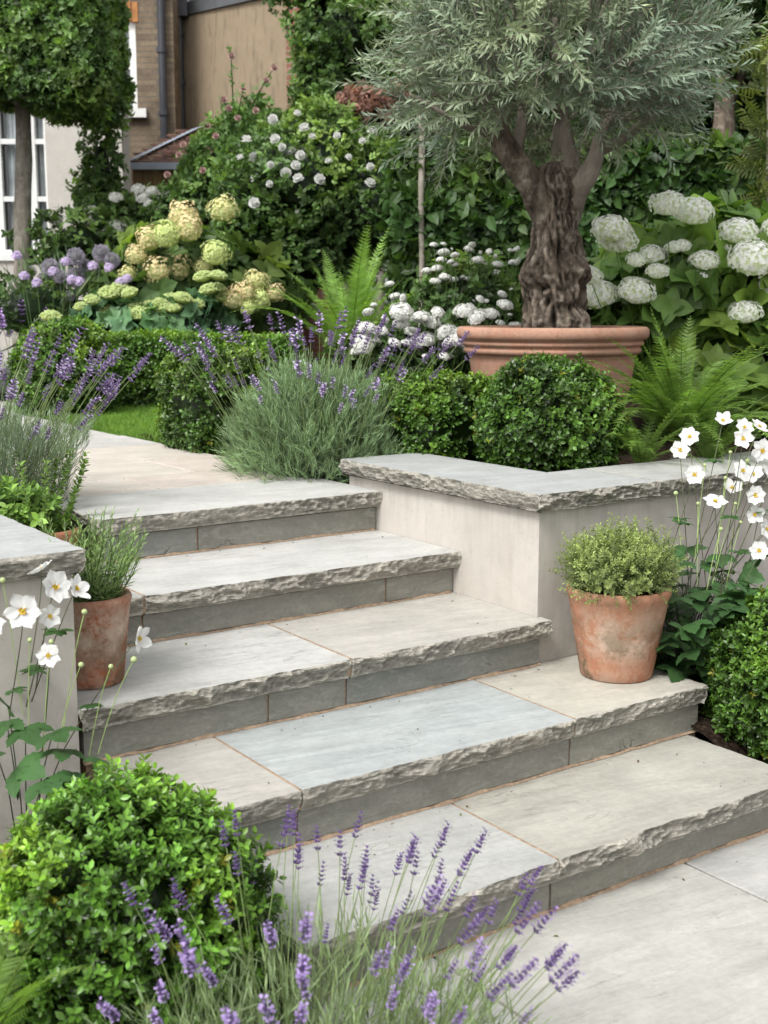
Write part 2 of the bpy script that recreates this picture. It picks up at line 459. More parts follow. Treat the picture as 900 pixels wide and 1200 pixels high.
MT['stem'] = leaf_mat('green_stem', (.16, .22, .075), .5, .1)
MT['dstem'] = leaf_mat('dark_stem', (.05, .045, .03), .5, .05)
MT['white'] = petal_mat('white_petal', (.82, .82, .80), .3)
MT['yellow'] = petal_mat('yellow_stamen', (.72, .48, .05), .1)
MT['cream'] = petal_mat('cream_floret', (.84, .85, .70), .5)
MT['lime'] = petal_mat('lime_floret', (.52, .62, .26), .3)
MT['pink'] = petal_mat('blush_floret', (.70, .61, .42), .35)
MT['purple'] = petal_mat('grey_purple_floret', (.36, .33, .40), .2)
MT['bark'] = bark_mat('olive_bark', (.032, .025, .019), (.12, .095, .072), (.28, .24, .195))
MT['limb'] = bark_mat('smooth_bark', (.10, .085, .068), (.18, .155, .13), (.26, .23, .19), .5)
MT['trunk'] = bark_mat('grey_bark', (.10, .09, .07), (.2, .18, .15), (.28, .26, .22))
GREEN_CORE = (.16, .22, .2)
print('materials ok')

# ================================================================== THE SETTING: ground
def flat(name, poly, z, mat, kind='structure', parent=None):
    me = bpy.data.meshes.new(name)
    me.from_pydata([(x, y, z) for x, y in poly], [], [list(range(len(poly)))]); me.materials.append(mat); me.update()
    o = link(name, me, parent)
    return tag(o, kind=kind)
flat('ground', [(-60, -30), (60, -30), (60, 90), (-60, 90)], -.06, MT['soil'])
def soil_patch(name, x0, x1, y0, y1, zf, step=.03, amp=.012):
    nx = int((x1-x0)/step)+1; ny = int((y1-y0)/step)+1
    X, Y = np.meshgrid(np.linspace(x0, x1, nx), np.linspace(y0, y1, ny))
    Z = zf(X, Y) + amp*fbm(np.stack([X, Y, 0*X], -1), 14, 3)
    i = np.arange(ny-1)[:, None]*nx; j = np.arange(nx-1)[None]
    F = np.stack([i+j, i+j+1, i+nx+j+1, i+nx+j], -1).reshape(-1, 4)
    return tag(MB().add(np.stack([X, Y, Z], -1), F).obj(name, MT['soil'], None, True), kind='structure')
flat('garden_ground', [(-60, 4.5), (1.45, 4.5), (1.45, 3.80), (2.75, 3.80), (2.75, 3.0), (60, 3.0), (60, 90), (-60, 90)], .715, MT['soil'])
soil_patch('flower_bed', 2.815, 5.2, .6, 2.86, lambda x, y: .09 + .17*np.clip((y-2.1)/.6, 0, 1) + .03*(x-2.8))
soil_patch('flower_bed', -1.2, 1.195, .4, 2.83, lambda x, y: .02 + .10*np.clip((y-2.0)/.7, 0, 1))
soil_patch('flower_bed', 2.66, 6.5, 2.98, 6.0, lambda x, y: .76 + 0*x)
soil_patch('flower_bed', -1.0, 1.06, 3.4, 3.8, lambda x, y: .58 + 0*x)
soil_patch('flower_bed', -1.0, 1.49, 3.76, 6.2, lambda x, y: .58 + .165*np.clip((y-4.0)/.5, 0, 1))

# ================================================================== stone
def cells(s, z, size, seed, k=2.2, tilt=.5):
    """scallops left by a chisel: ridges between shallow bowls"""
    I = np.floor(s/size); J = np.floor(z/size); best = np.full(np.shape(s), 9.0)
    for a in (-1, 0, 1):
        for b in (-1, 0, 1):
            i = I+a; j = J+b; zz = np.zeros_like(i)
            ps = (i + .1+.8*hsh(i, j, zz, seed))*size; pz = (j + .1+.8*hsh(i, j, zz, seed+1))*size
            lv = hsh(i, j, zz, seed+2)*size*.45
            gx = (hsh(i, j, zz, seed+3)-.5)*tilt*2; gz = (hsh(i, j, zz, seed+4)-.5)*tilt*2
            ds = s-ps; dz = z-pz
            best = np.minimum(best, lv + gx*ds + gz*dz + k*(ds*ds+dz*dz)/size)
    return best
def slab(name, poly, rough, z0, z1, mats, parent, seed, step=.0045, depth=1.0):
    """poly CCW corners; rough = set of edge indices that carry the dressed face"""
    n = len(poly); nr = max(6, int((z1-z0)/step)); per = []; nrm = []; rg = []; sarc = []
    s0 = 0.0
    for e in range(n):
        a = np.array(poly[e], float); b = np.array(poly[(e+1) % n], float); L = np.linalg.norm(b-a); d = (b-a)/L
        nn = np.array([d[1], -d[0]])
        k = int(L/step) if e in rough else 1
        for i in range(k):
            per.append(a + d*L*i/k); v = nn.copy(); r = 1.0 if e in rough else 0.0
            if i == 0:
                pe = (e-1) % n; pa = np.array(poly[pe], float); pd = unit(a-pa); pn = np.array([pd[1], -pd[0]])
                if pe in rough and e in rough: v = nn + pn
                elif pe in rough: v = pn; r = 1.0
                elif e in rough: v = nn
            nrm.append(v); rg.append(r); sarc.append(s0 + L*i/k)
        s0 += L
    per = np.array(per); nrm = np.array(nrm); rg = np.array(rg); sarc = np.array(sarc) + seed*13.7
    t = np.linspace(0, 1, nr+1); m = len(per); V = []
    H = z1-z0
    for r_ in range(nr+1):
        z = z1 - H*t[r_]; zz = np.full(m, z)
        w = .012*vnoise(np.stack([sarc*9, zz*12, 0*zz], -1), 1, seed)      # warp so that the ridges wander
        kz = .026+.006*((seed*7) % 5); c = .42*cells(sarc*.55+w, zz*1.1+w*.4+sarc*.12, kz, seed, 1.2, .8) + .34*cells(sarc*.8-zz*.3+w, zz*1.5, .020, seed+9, 1.4, .7)
        prof = .013*(t[r_]**.8) - .004 * np.sin(np.pi*t[r_])
        am = 1+.55*vnoise(np.stack([sarc*6, 0*sarc, 0*sarc], -1), 1, seed+2); d = ((c-.011)*am - prof)*depth + .003*vnoise(np.stack([sarc, 0*sarc, 0*sarc], -1), 14, seed) + .0022*vnoise(np.stack([sarc*7, zz*110+3*w/.012, 0*zz], -1), 1, seed+5)
        if r_ == 0: d = np.minimum(d*.45, .001) - .003
        if r_ == 1: d = d*.8 - .001
        if r_ >= nr-1: d = d*.4 - .009
        d = np.clip(d, -.035, .012)
        P = per + nrm*(d*rg)[:, None]
        dz = np.zeros(m)
        if r_ == 0: dz = rg * -.0015
        V.append(np.concatenate([P, (zz+dz)[:, None]], 1))
    # inner rim: the top lies a little inside the broken edge
    V = np.concatenate(V); mb = MB()
    j = np.arange(m); F = []
    for r_ in range(nr):
        F.append(np.stack([r_*m+j, (r_+1)*m+j, (r_+1)*m+(j+1) % m, r_*m+(j+1) % m], -1))
    F = np.concatenate(F)
    mb.add(V, F, 1)
    mb.F.append((np.arange(m)[None], 0)); mb.F.append(((nr*m + j)[::-1][None], 1))
    return mb.obj(name, mats, parent)

T_ = {}
def top(name, *a, **k): T_[name] = stone_top(name, *a, **k); return T_[name]
GREY = ((.425, .42, .395), (.36, .365, .345)); WARM = ((.44, .42, .38), (.375, .36, .32)); BLUE = ((.395, .415, .405), (.34, .365, .36)); PALE = ((.49, .485, .46), (.42, .42, .395))
t5 = top('pale_grey_sandstone', *PALE); t4 = top('pale_sandstone', *PALE, vein=.6); t4b = top('small_sandstone', *GREY)
t3a = top('buff_grey_sandstone', *PALE, vein=.7); t3b = top('warm_grey_sandstone', *WARM)
t2a = top('warm_sandstone', *WARM); t2b = top('blue_grey_sandstone', *BLUE, blotch=.8, vein=.3); t2c = top('buff_sandstone', (.45, .43, .37), (.36, .345, .30), vein=.8)
t1a = top('soft_grey_sandstone', *GREY, vein=.6); t1b = top('olive_grey_sandstone', (.41, .40, .35), (.34, .33, .285), vein=.8)
t0 = [top('landing_sandstone', (.42, .415, .39), (.36, .36, .335), vein=.5), top('landing_sandstone_warm', (.43, .42, .385), (.37, .365, .33), vein=.5), top('landing_sandstone_cool', (.42, .415, .39), (.36, .36, .34), vein=.4)]
cap_m = [top('coping_sandstone', (.40, .41, .40), (.34, .35, .34), blotch=.5), top('coping_sandstone_warm', *GREY, vein=.3), top('coping_sandstone_left', (.41, .42, .41), (.35, .36, .35), vein=.4)]

W = 2.589
steps = thing('stone_steps', (1.06, 2.0, 0), 'flight of five grey sandstone steps with rough hand-dressed edges between rendered walls', 'steps')
TH = .058
def tread(x0, x1, yf, yb, z, m, sd, rough):
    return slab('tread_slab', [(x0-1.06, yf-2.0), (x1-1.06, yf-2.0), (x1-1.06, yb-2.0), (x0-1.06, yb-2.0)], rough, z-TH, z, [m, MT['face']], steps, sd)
g = .004
tread(1.20, 1.895-g, 1.977, 2.43, .15, t1a, 1, {0}); tread(1.895+g, 2.80, 1.977, 2.43, .15, t1b, 2, {0, 1})
tread(1.10, 1.433-g, 2.367, 2.83, .30, t2a, 3, {0, 3}); tread(1.433+g, 2.315-g, 2.367, 2.83, .30, t2b, 4, {0}); tread(2.315+g, 2.86, 2.367, 2.833, .30, t2c, 5, {0, 1})
tread(1.064, 1.852-g, 2.782, 3.29, .45, t3a, 6, {0, 3}); tread(1.852+g, W+.012, 2.782, 2.833, .45, t3b, 7, {0})
tread(1.852+g, W-.002, 2.8335, 3.29, .4500, t3b, 7, set())
tread(1.064, 1.437-g, 3.226, 3.75, .60, t4b, 8, {0}); tread(1.437+g, W-.002, 3.226, 3.75, .60, t4, 9, {0})
tread(1.49, W-.002, 3.686, 4.20, .75, t5, 10, {0, 3})
rm = [riser_mat('riser_stone', (.20, .197, .168), (.26, .25, .215), 1), riser_mat('riser_stone_blue', (.18, .187, .165), (.235, .237, .21), 5), riser_mat('riser_stone_warm', (.21, .205, .172), (.27, .257, .215), 9)]
mort = MB()
def M_(x0, x1, y0, y1, z0, z1): box(mort, (x0-1.06, y0-2.0, z0), (x1-1.06, y1-2.0, z1))
def riser(x0, x1, yb, z, m):
    mb = MB(); box(mb, (x0-1.06, yb-2.0, z+.004), (x1-1.06, yb+.035-2.0, z+.15-TH-.005), bev=.003)
    return mb.obj('riser_stone', m, steps)
for (xs, yb, z, ms) in (([1.21, 1.905, 2.79], 2.023, 0, (0, 2)), ([1.13, 1.434, 2.29, 2.317, 2.85], 2.396, .15, (1, 0, 2, 2)),
                        ([1.075, 1.60, 1.853, W-.002], 2.818, .30, (0, 0, 1)), ([1.064, 1.439, 2.303, W-.002], 3.262, .45, (2, 0, 0)),
                        ([1.52, 1.852, W-.002], 3.722, .60, (1, 0))):
    xs = [x for x in xs if x != 2.29]
    for i in range(len(xs)-1): riser(xs[i]+.004, xs[i+1]-.004, yb, z, rm[ms[i]])
    M_(xs[0]+.01, xs[-1]-.005, yb+.006, yb+.06, z-.05, z+.15-TH)            # behind the stones
    # sandy fillet where riser meets tread
    xx = np.arange(xs[0], xs[-1], .012); k = len(xx); wv = .007+.005*vnoise(np.stack([xx, xx*0, xx*0+z], -1), 16, 4); hv = .006+.004*vnoise(np.stack([xx, xx*0, xx*0+z], -1), 25, 6)
    V = np.concatenate([np.stack([xx-1.06, yb-2.0-wv, 0*xx+z+.0007], -1), np.stack([xx-1.06, 0*xx+yb-2.0-.001, z+hv], -1), np.stack([xx-1.06, 0*xx+yb-2.0+.008, z+hv], -1)])
    i = np.arange(k-1); mort.add(V, np.concatenate([np.stack([i, i+1, k+i+1, k+i], -1), np.stack([k+i, k+i+1, 2*k+i+1, 2*k+i], -1)]))
for (x, y0, y1, z) in ((1.895, 1.985, 2.43, .15), (1.433, 2.375, 2.83, .3), (2.315, 2.375, 2.83, .3), (1.852, 2.79, 3.28, .45), (1.437, 3.234, 3.7, .6)):
    M_(x-g-.002, x+g+.002, y0+.006, y1, z-TH+.004, z-.0015)
M_(1.22, W+.2, 2.1, 3.0, -.05, .085); M_(1.12, W+.2, 2.48, 3.0, -.05, .235); M_(1.12, W, 2.9, 4.1, 0, .385); M_(1.12, W-.01, 3.32, 4.1, .3, .535); M_(1.56, W-.01, 3.77, 4.1, .5, .688)
mort.obj('mortar_joint', MT['mortar'], steps)

# lower landing
pav = flat('paving', [(1.2, -2.2), (5.0, -2.2), (5.0, 2.06), (1.2, 2.06)], -.012, MT['mortar'])
k = 0
for (y0, y1, xs) in ((1.25, 2.075, [1.21, 1.558, 2.372, 3.25, 4.2]), (.52, 1.25, [1.36, 1.95, 2.75, 3.7, 4.6]), (-.4, .52, [1.36, 2.2, 3.0, 3.9])):
    for i in range(len(xs)-1):
        x1 = xs[i+1]
        if y0 > 1: x1 = min(x1, 4.0)
        mb = MB(); box(mb, (xs[i]+.005, y0+.005, -.055), (x1-.005, y1-.005, 0), bev=.0025)
        mb.obj('paving_slab', [t0[k % 3]], pav); k += 1
# upper path
path = flat('path', [(1.45, 4.15), (2.62, 4.15), (2.62, 7.9), (3.2, 9.5), (1.0, 9.5), (1.45, 7.9)], .735, plain_mat('dark_joint', (.20, .165, .13), .95, .1, .3, 40, .4))
pm = [top('path_sandstone_pink', (.54, .475, .415), (.47, .42, .37), vein=.4, blotch=.3), top('path_sandstone_buff', (.55, .50, .44), (.49, .45, .395), vein=.4, blotch=.3), top('path_sandstone_grey', (.50, .48, .45), (.43, .42, .40), vein=.4, blotch=.3)]
k = 0
for (y0, y1, xs, ms) in ((4.205, 4.56, [1.47, 1.95, 2.62], (1, 0)), (4.56, 5.05, [1.47, 2.26, 2.615], (1, 0)), (5.05, 5.62, [1.47, 2.02, 2.61], (0, 1)), (5.62, 6.1, [1.47, 2.62], (2,)), (6.1, 6.75, [1.47, 2.2, 2.60], (2, 2)), (6.75, 7.4, [1.47, 2.62], (2,)), (7.4, 7.9, [1.47, 2.1, 2.62], (1, 2)), (7.9, 8.8, [1.3, 2.9], (2,))):
    for i in range(len(xs)-1):
        mb = MB(); box(mb, (xs[i]+.005, y0+.006, .70), (xs[i+1]-.005, y1-.006, .7505), bev=.003)
        mb.obj('paving_slab', [pm[ms[i]]], path)

# planter to the right of the steps
planter = thing('planter_wall', (W, 2.836, 0), 'rendered raised planter wall with rough-edged stone coping beside the steps, behind the terracotta pot', 'wall')
mb = MB()
x0 = 0; P = [(0, 0), (4.0, 0), (4.0, .2), (.2, .2), (.2, 1.07), (0, 1.07)]
V = [(x, y, 0.0) for x, y in P] + [(x, y, .790) for x, y in P]
mb.add(V, [(0, 1, 7, 6), (1, 2, 8, 7), (2, 3, 9, 8), (3, 4, 10, 9), (4, 5, 11, 10), (5, 0, 6, 11)]); mb.add([V[6], V[7], V[8], V[9]], [(0, 1, 2, 3)]); mb.add([V[6], V[9], V[10], V[11]], [(0, 1, 2, 3)])
mb.obj('rendered_wall', MT['wall'], planter)
o_ = .035; cw = .375
CX = -o_; CY = -o_
z0, z1 = .790, .848
slab('coping_stone', [(CX, CY), (CX+cw, CY+cw), (CX+cw, 1.09), (CX, 1.09)], {2, 3}, z0, z1, [cap_m[0], MT['face']], planter, 21)
slab('coping_stone', [(CX+.0015, CY), (.50, CY), (.50, CY+cw), (CX+cw+.0015, CY+cw)], {0}, z0, z1, [cap_m[0], MT['face']], planter, 22)
slab('coping_stone', [(.506, CY), (1.45, CY), (1.45, CY+cw), (.506, CY+cw)], {0}, z0, z1, [cap_m[1], MT['face']], planter, 23)
slab('coping_stone', [(1.456, CY), (2.6, CY), (2.6, CY+cw), (1.456, CY+cw)], {0}, z0, z1, [cap_m[1], MT['face']], planter, 24)
mb = MB(); box(mb, (.499, CY+.012, z0+.004), (.508, CY+cw-.01, z1-.003)); mb.obj('mortar_joint', MT['mortar'], planter)

# low wall to the left
lw = thing('garden_wall', (1.06, 2.80, 0), 'low rendered wall end with rough stone coping, left of the steps behind the anemones', 'wall')
mb = MB(); box(mb, (-2.4, 0, 0), (0, .62, .793), bev=.004); mb.obj('rendered_wall', MT['wall'], lw)
slab('coping_stone', [(-1.0, -.032), (.026, -.032), (.026, .66), (-1.0, .66)], {0, 1}, .793, .851, [cap_m[2], MT['face']], lw, 31)
slab('coping_stone', [(-2.4, -.032), (-1.006, -.032), (-1.006, .66), (-2.4, .66)], {0}, .793, .851, [cap_m[2], MT['face']], lw, 32)

# ================================================================== terracotta
def flowerpot(name, loc, R, Hh, taper, mat, label, lip=.010, group=None):
    t = thing(name, loc, label, 'pot', group)
    rb = R*taper; mb = MB()
    prof = [(.0, .004), (rb*.55, .004), (rb-.004, 0), (rb, .004)]
    for i in range(1, 9): f = i/9; prof.append((rb + (R*.965-rb)*f, .004 + (Hh-.04)*f))
    prof += [(R*.962, Hh-.036), (R*.985, Hh-.030), (R, Hh-.022), (R+.002, Hh-.012), (R-.001, Hh-.004), (R-.008, Hh), (R-.016, Hh-.003), (R-.02, Hh-.012), (R*.9, Hh-.05), (R*.85, Hh-.09)]
    lathe(mb, prof, 80, wob=.006); mb.obj('pot_body', mat, t, True)
    mb = MB(); rr = np.linspace(.0005, R*.905, 12); a = np.linspace(0, 2*np.pi, 48, endpoint=False)
    V = np.stack([rr[:, None]*np.cos(a), rr[:, None]*np.sin(a), np.full((12, 48), Hh-.038)], -1).reshape(-1, 3); V[:, 2] += .006*vnoise(V, 60)
    i = np.arange(11)[:, None]*48; j = np.arange(48)[None]
    mb.add(V, np.stack([i+j, i+48+j, i+48+(j+1) % 48, i+(j+1) % 48], -1).reshape(-1, 4)); mb.obj('potting_soil', MT['soil'], t, True)
    return t
PR = np.array([2.715, 2.612, .3]); PRR, PRH = .158, .28
flowerpot('flower_pot', PR, PRR, PRH, .70, terracotta_mat('weathered_terracotta', 2.0, (.39, .19, .115), .65, .95), 'weathered terracotta pot of thyme on the second step, right side')
PL = np.array([1.178, 3.01, .45]); PLR, PLH = .112, .235
flowerpot('flower_pot', PL, PLR, PLH, .78, terracotta_mat('limed_terracotta', 7.0, (.36, .135, .075), .9, .8), 'limescaled terracotta pot of rosemary on the third step, against the left wall')
PB = np.array([1.36, 3.86, .60])
flowerpot('flower_pot', PB, .13, .115, .85, terracotta_mat('red_terracotta', 12.0, (.40, .16, .09), .3, .3), 'terracotta pot half hidden behind the left wall coping, under the lavender')
# olive pot
OD = 5.68; OP = at(644, OD, z=.745); OR = .43; OZ = hz(383, OD - .1); OH = OZ - .745
t = thing('olive_pot', OP, 'wide banded terracotta planter holding the old olive tree', 'pot')
mb = MB(); rb = OR*.66; prof = [(.0, .003), (rb*.5, .003), (rb-.01, 0), (rb, .01)]
for i in range(1, 16): f = i/15; prof.append((rb + (OR*.875-rb)*(f**.72), .01 + (OH-.135)*f))
prof += [(OR*.885, OH-.122), (OR*.915, OH-.116), (OR*.93, OH-.106), (OR*.925, OH-.096), (OR*.905, OH-.09), (OR*.92, OH-.086), (OR*.95, OH-.078), (OR*.955, OH-.068), (OR*.93, OH-.062),
         (OR*.975, OH-.055), (OR, OH-.042), (OR*1.005, OH-.028), (OR, OH-.014), (OR*.985, OH-.004), (OR*.965, OH), (OR*.925, OH-.003), (OR*.91, OH-.015), (OR*.9, OH-.06), (OR*.88, OH-.12)]
lathe(mb, prof, 128, wob=.003); mb.obj('pot_body', terracotta_mat('pale_terracotta', 21.0, (.44, .24, .165), .7, .45), t, True)
mb = MB(); rr = np.linspace(.001, OR*.9, 24); a = np.linspace(0, 2*np.pi, 64, endpoint=False)
V = np.stack([rr[:, None]*np.cos(a), rr[:, None]*np.sin(a), np.full((24, 64), OH-.055)], -1).reshape(-1, 3); V[:, 2] += .012*vnoise(V, 30)
i = np.arange(23)[:, None]*64; j = np.arange(64)[None]
mb.add(V, np.stack([i+j, i+64+j, i+64+(j+1) % 64, i+(j+1) % 64], -1).reshape(-1, 4)); mb.obj('potting_soil', MT['soil'], t, True)

# ================================================================== PLANTS
UP = np.array([0, 0, 1.0])
# ---- templates
boxleaf = leaf_T(.021, .0115, 3, .22, .12, .5, .8)
boxsprigs = [sprig_T(boxleaf, 4, .028, .95, .35, s_, 1.75, s0=.85, s1=.8) for s_ in range(4)]
boxleaf2 = leaf_T(.017, .012, 2, .2, .1, .5, .8)
boxfar = [sprig_T(boxleaf2, 3, .03, .95, .35, s_, 1.7) for s_ in range(3)]

def scatter_sprigs(mb, temps, P, Nn, jitter, size, tint, upb=.25):
    k = len(P); which = rng.integers(0, len(temps), k)
    D = unit(Nn + jitter*rng.normal(size=(k, 3)) + upb*UP)
    U = rnd_dirs(k); M = basis(D, U)
    sc = size*(1 + .22*rng.normal(size=k)).clip(.5, 1.6)
    for q in range(len(temps)):
        m_ = which == q
        mb.inst(temps[q], P[m_], M[m_], sc[m_], tint[m_])
def ball_points(n, c, r, lump=.06, lo=-1.0, seed=0, power=1.0, sc=5.0):
    D = rnd_dirs(int(n*1.6)); D = D[D[:, 2] > lo][:n]
    S = D if power == 1.0 else np.sign(D)*np.abs(D)**power
    rr = np.array(r)*(1 + lump*fbm(D, sc*.4, 3, seed))[:, None]
    return c + S*rr, unit(D/np.array(r)), D
def topiary(name, c, r, n, temps, size, label, cat='shrub', mat=None, light=1.0, core=(.14, .16, .16), lo=-.75, lump=.07, power=1.0, seed=0, group=None, yellow=.35, depth=.10):
    c = np.array(c, float); mb = MB()
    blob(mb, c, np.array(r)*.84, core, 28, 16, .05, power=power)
    P, Nn, D = ball_points(n, c, r, lump, lo, seed, power)
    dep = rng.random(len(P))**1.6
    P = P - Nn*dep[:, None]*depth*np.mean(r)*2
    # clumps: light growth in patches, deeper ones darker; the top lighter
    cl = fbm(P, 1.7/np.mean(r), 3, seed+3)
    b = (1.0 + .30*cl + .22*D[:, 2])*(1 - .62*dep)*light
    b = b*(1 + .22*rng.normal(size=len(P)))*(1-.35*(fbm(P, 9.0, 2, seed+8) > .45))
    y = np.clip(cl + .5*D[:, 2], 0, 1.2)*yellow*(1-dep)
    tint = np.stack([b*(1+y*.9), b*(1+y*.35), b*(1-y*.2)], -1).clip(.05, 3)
    old = rng.random(len(P)) < .012; tint[old] = np.array([2.6, 1.25, .9])*.8
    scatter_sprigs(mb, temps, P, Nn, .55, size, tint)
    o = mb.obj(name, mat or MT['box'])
    return tag(o, label, cat, group)

# ---- clipped box
def gpos(px, D, z): return at(px, D, z=z)
FB = at(143, 2.27, z=.205)
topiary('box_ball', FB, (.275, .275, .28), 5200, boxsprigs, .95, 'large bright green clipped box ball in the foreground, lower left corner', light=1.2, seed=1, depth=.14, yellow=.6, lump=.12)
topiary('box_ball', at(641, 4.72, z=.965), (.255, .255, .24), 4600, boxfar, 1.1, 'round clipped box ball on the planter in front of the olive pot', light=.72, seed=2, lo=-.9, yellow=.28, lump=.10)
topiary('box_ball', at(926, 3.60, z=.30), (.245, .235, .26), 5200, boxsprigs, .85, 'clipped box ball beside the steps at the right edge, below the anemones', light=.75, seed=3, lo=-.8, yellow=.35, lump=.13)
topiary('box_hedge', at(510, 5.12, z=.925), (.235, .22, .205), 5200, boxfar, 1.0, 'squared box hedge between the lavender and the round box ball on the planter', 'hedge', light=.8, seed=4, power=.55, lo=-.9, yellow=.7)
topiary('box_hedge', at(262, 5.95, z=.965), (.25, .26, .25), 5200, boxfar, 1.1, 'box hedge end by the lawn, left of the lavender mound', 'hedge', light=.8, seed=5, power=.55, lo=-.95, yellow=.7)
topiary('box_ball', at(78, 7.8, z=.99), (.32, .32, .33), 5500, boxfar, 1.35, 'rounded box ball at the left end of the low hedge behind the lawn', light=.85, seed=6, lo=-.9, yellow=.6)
# low hedge behind the lawn: a long clipped box
def hedge(name, a, b, w_, h, z, n, size, label, light, temps=boxfar, mat=None, seed=0, yellow=.5, group=None):
    a = np.array(a[:2]); b = np.array(b[:2]); L_ = np.linalg.norm(b-a); d = (b-a)/L_; nn = np.array([-d[1], d[0]])
    P = []; Nn = []
    areas = np.array([L_*w_, L_*h, L_*h, w_*h, w_*h]); pick = rng.choice(5, n, p=areas/areas.sum())
    s_, t_ = rng.random(n)*L_, rng.random(n)
    x = np.where(pick < 3, s_, np.where(pick == 3, 0, L_)); y = np.where(pick == 0, (t_-.5)*w_, np.where(pick == 1, -w_/2, np.where(pick == 2, w_/2, (rng.random(n)-.5)*w_)))
    zz = np.where(pick == 0, h, t_*h)
    P = np.stack([a[0]+d[0]*x+nn[0]*y, a[1]+d[1]*x+nn[1]*y, z+zz], -1)
    Nz = (pick == 0)*1.0; Ny = (pick == 2)*1.0-(pick == 1)*1.0; Nx = (pick == 4)*1.0-(pick == 3)*1.0
    Nn = np.stack([d[0]*Nx+nn[0]*Ny, d[1]*Nx+nn[1]*Ny, Nz], -1)
    lump = fbm(P, 3.0, 3, seed)
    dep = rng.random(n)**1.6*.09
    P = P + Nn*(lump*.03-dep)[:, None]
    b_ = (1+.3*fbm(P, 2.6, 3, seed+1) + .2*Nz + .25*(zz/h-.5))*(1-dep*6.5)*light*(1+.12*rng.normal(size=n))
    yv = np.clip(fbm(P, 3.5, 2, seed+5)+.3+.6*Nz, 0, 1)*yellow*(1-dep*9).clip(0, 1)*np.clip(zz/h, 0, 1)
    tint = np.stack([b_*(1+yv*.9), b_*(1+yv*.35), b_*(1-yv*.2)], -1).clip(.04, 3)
    mb = MB(); e = .05
    C0 = [a+d*e+nn*(-w_/2+e), b-d*e+nn*(-w_/2+e), b-d*e+nn*(w_/2-e), a+d*e+nn*(w_/2-e)]
    V = [(*p, z) for p in C0]+[(*p, z+h-e) for p in C0]
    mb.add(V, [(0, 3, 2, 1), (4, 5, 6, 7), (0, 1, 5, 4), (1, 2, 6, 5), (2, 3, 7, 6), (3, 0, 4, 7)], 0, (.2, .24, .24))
    scatter_sprigs(mb, temps, P, Nn, .45, size, tint)
    return tag(mb.obj(name, mat or MT['box']), label, 'hedge', group)
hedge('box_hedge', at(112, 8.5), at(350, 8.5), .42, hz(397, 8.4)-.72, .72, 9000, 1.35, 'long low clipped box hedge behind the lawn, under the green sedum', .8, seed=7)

# ---- generic leafy plant
ovate = leaf_T(.06, .036, 3, .18, .2, .38, .9)
broad = leaf_T(.10, .075, 5, .12, .25, .36, .9)
lance = leaf_T(.07, .018, 3, .2, .3, .4)
def clump_T(leaf, n_, seed, L_=.05, sc=(.65, 1.05)):
    r = np.random.default_rng(seed); items = []
    for k in range(n_):
        a = k*2.4+r.normal()*.4; el = -.25+1.35*r.random(); y = L_*(k+.5)/n_
        d = unit(np.array([math.cos(a)*math.cos(el), math.sin(el), math.sin(a)*math.cos(el)])); u = unit(np.array([0, 1., 0])-.4*d+.45*r.normal(size=3)); c = .8+.4*r.random()
        items.append((leaf, (0, y, 0), d, u, sc[0]+(sc[1]-sc[0])*r.random(), (c, c, c)))
    return merge(items)
clump3 = [clump_T(ovate, 7, 50+k_) for k_ in range(5)]
def leafy(mb, c, r, n, temps, size, light=1.0, core=(.2, .24, .24), lump=.25, lo=-.6, jitter=.7, upb=.35, yellow=.3, depth=.3, seed=0, lsc=4.0, mi=None, corek=.72):
    """a lumpy volume of leaves with darker depth; may be called for several lobes"""
    c = np.array(c, float)
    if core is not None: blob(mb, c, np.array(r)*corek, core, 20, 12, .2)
    P, Nn, D = ball_points(n, c, r, lump, lo, seed, 1.0, lsc)
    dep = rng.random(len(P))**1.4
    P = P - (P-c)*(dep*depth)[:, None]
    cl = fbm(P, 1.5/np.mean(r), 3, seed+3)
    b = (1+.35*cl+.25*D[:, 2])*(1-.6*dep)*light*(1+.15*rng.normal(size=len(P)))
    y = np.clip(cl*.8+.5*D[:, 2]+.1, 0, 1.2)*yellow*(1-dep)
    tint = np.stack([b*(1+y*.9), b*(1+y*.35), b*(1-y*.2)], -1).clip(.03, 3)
    scatter_sprigs(mb, temps, P, Nn, jitter, size, tint, upb)

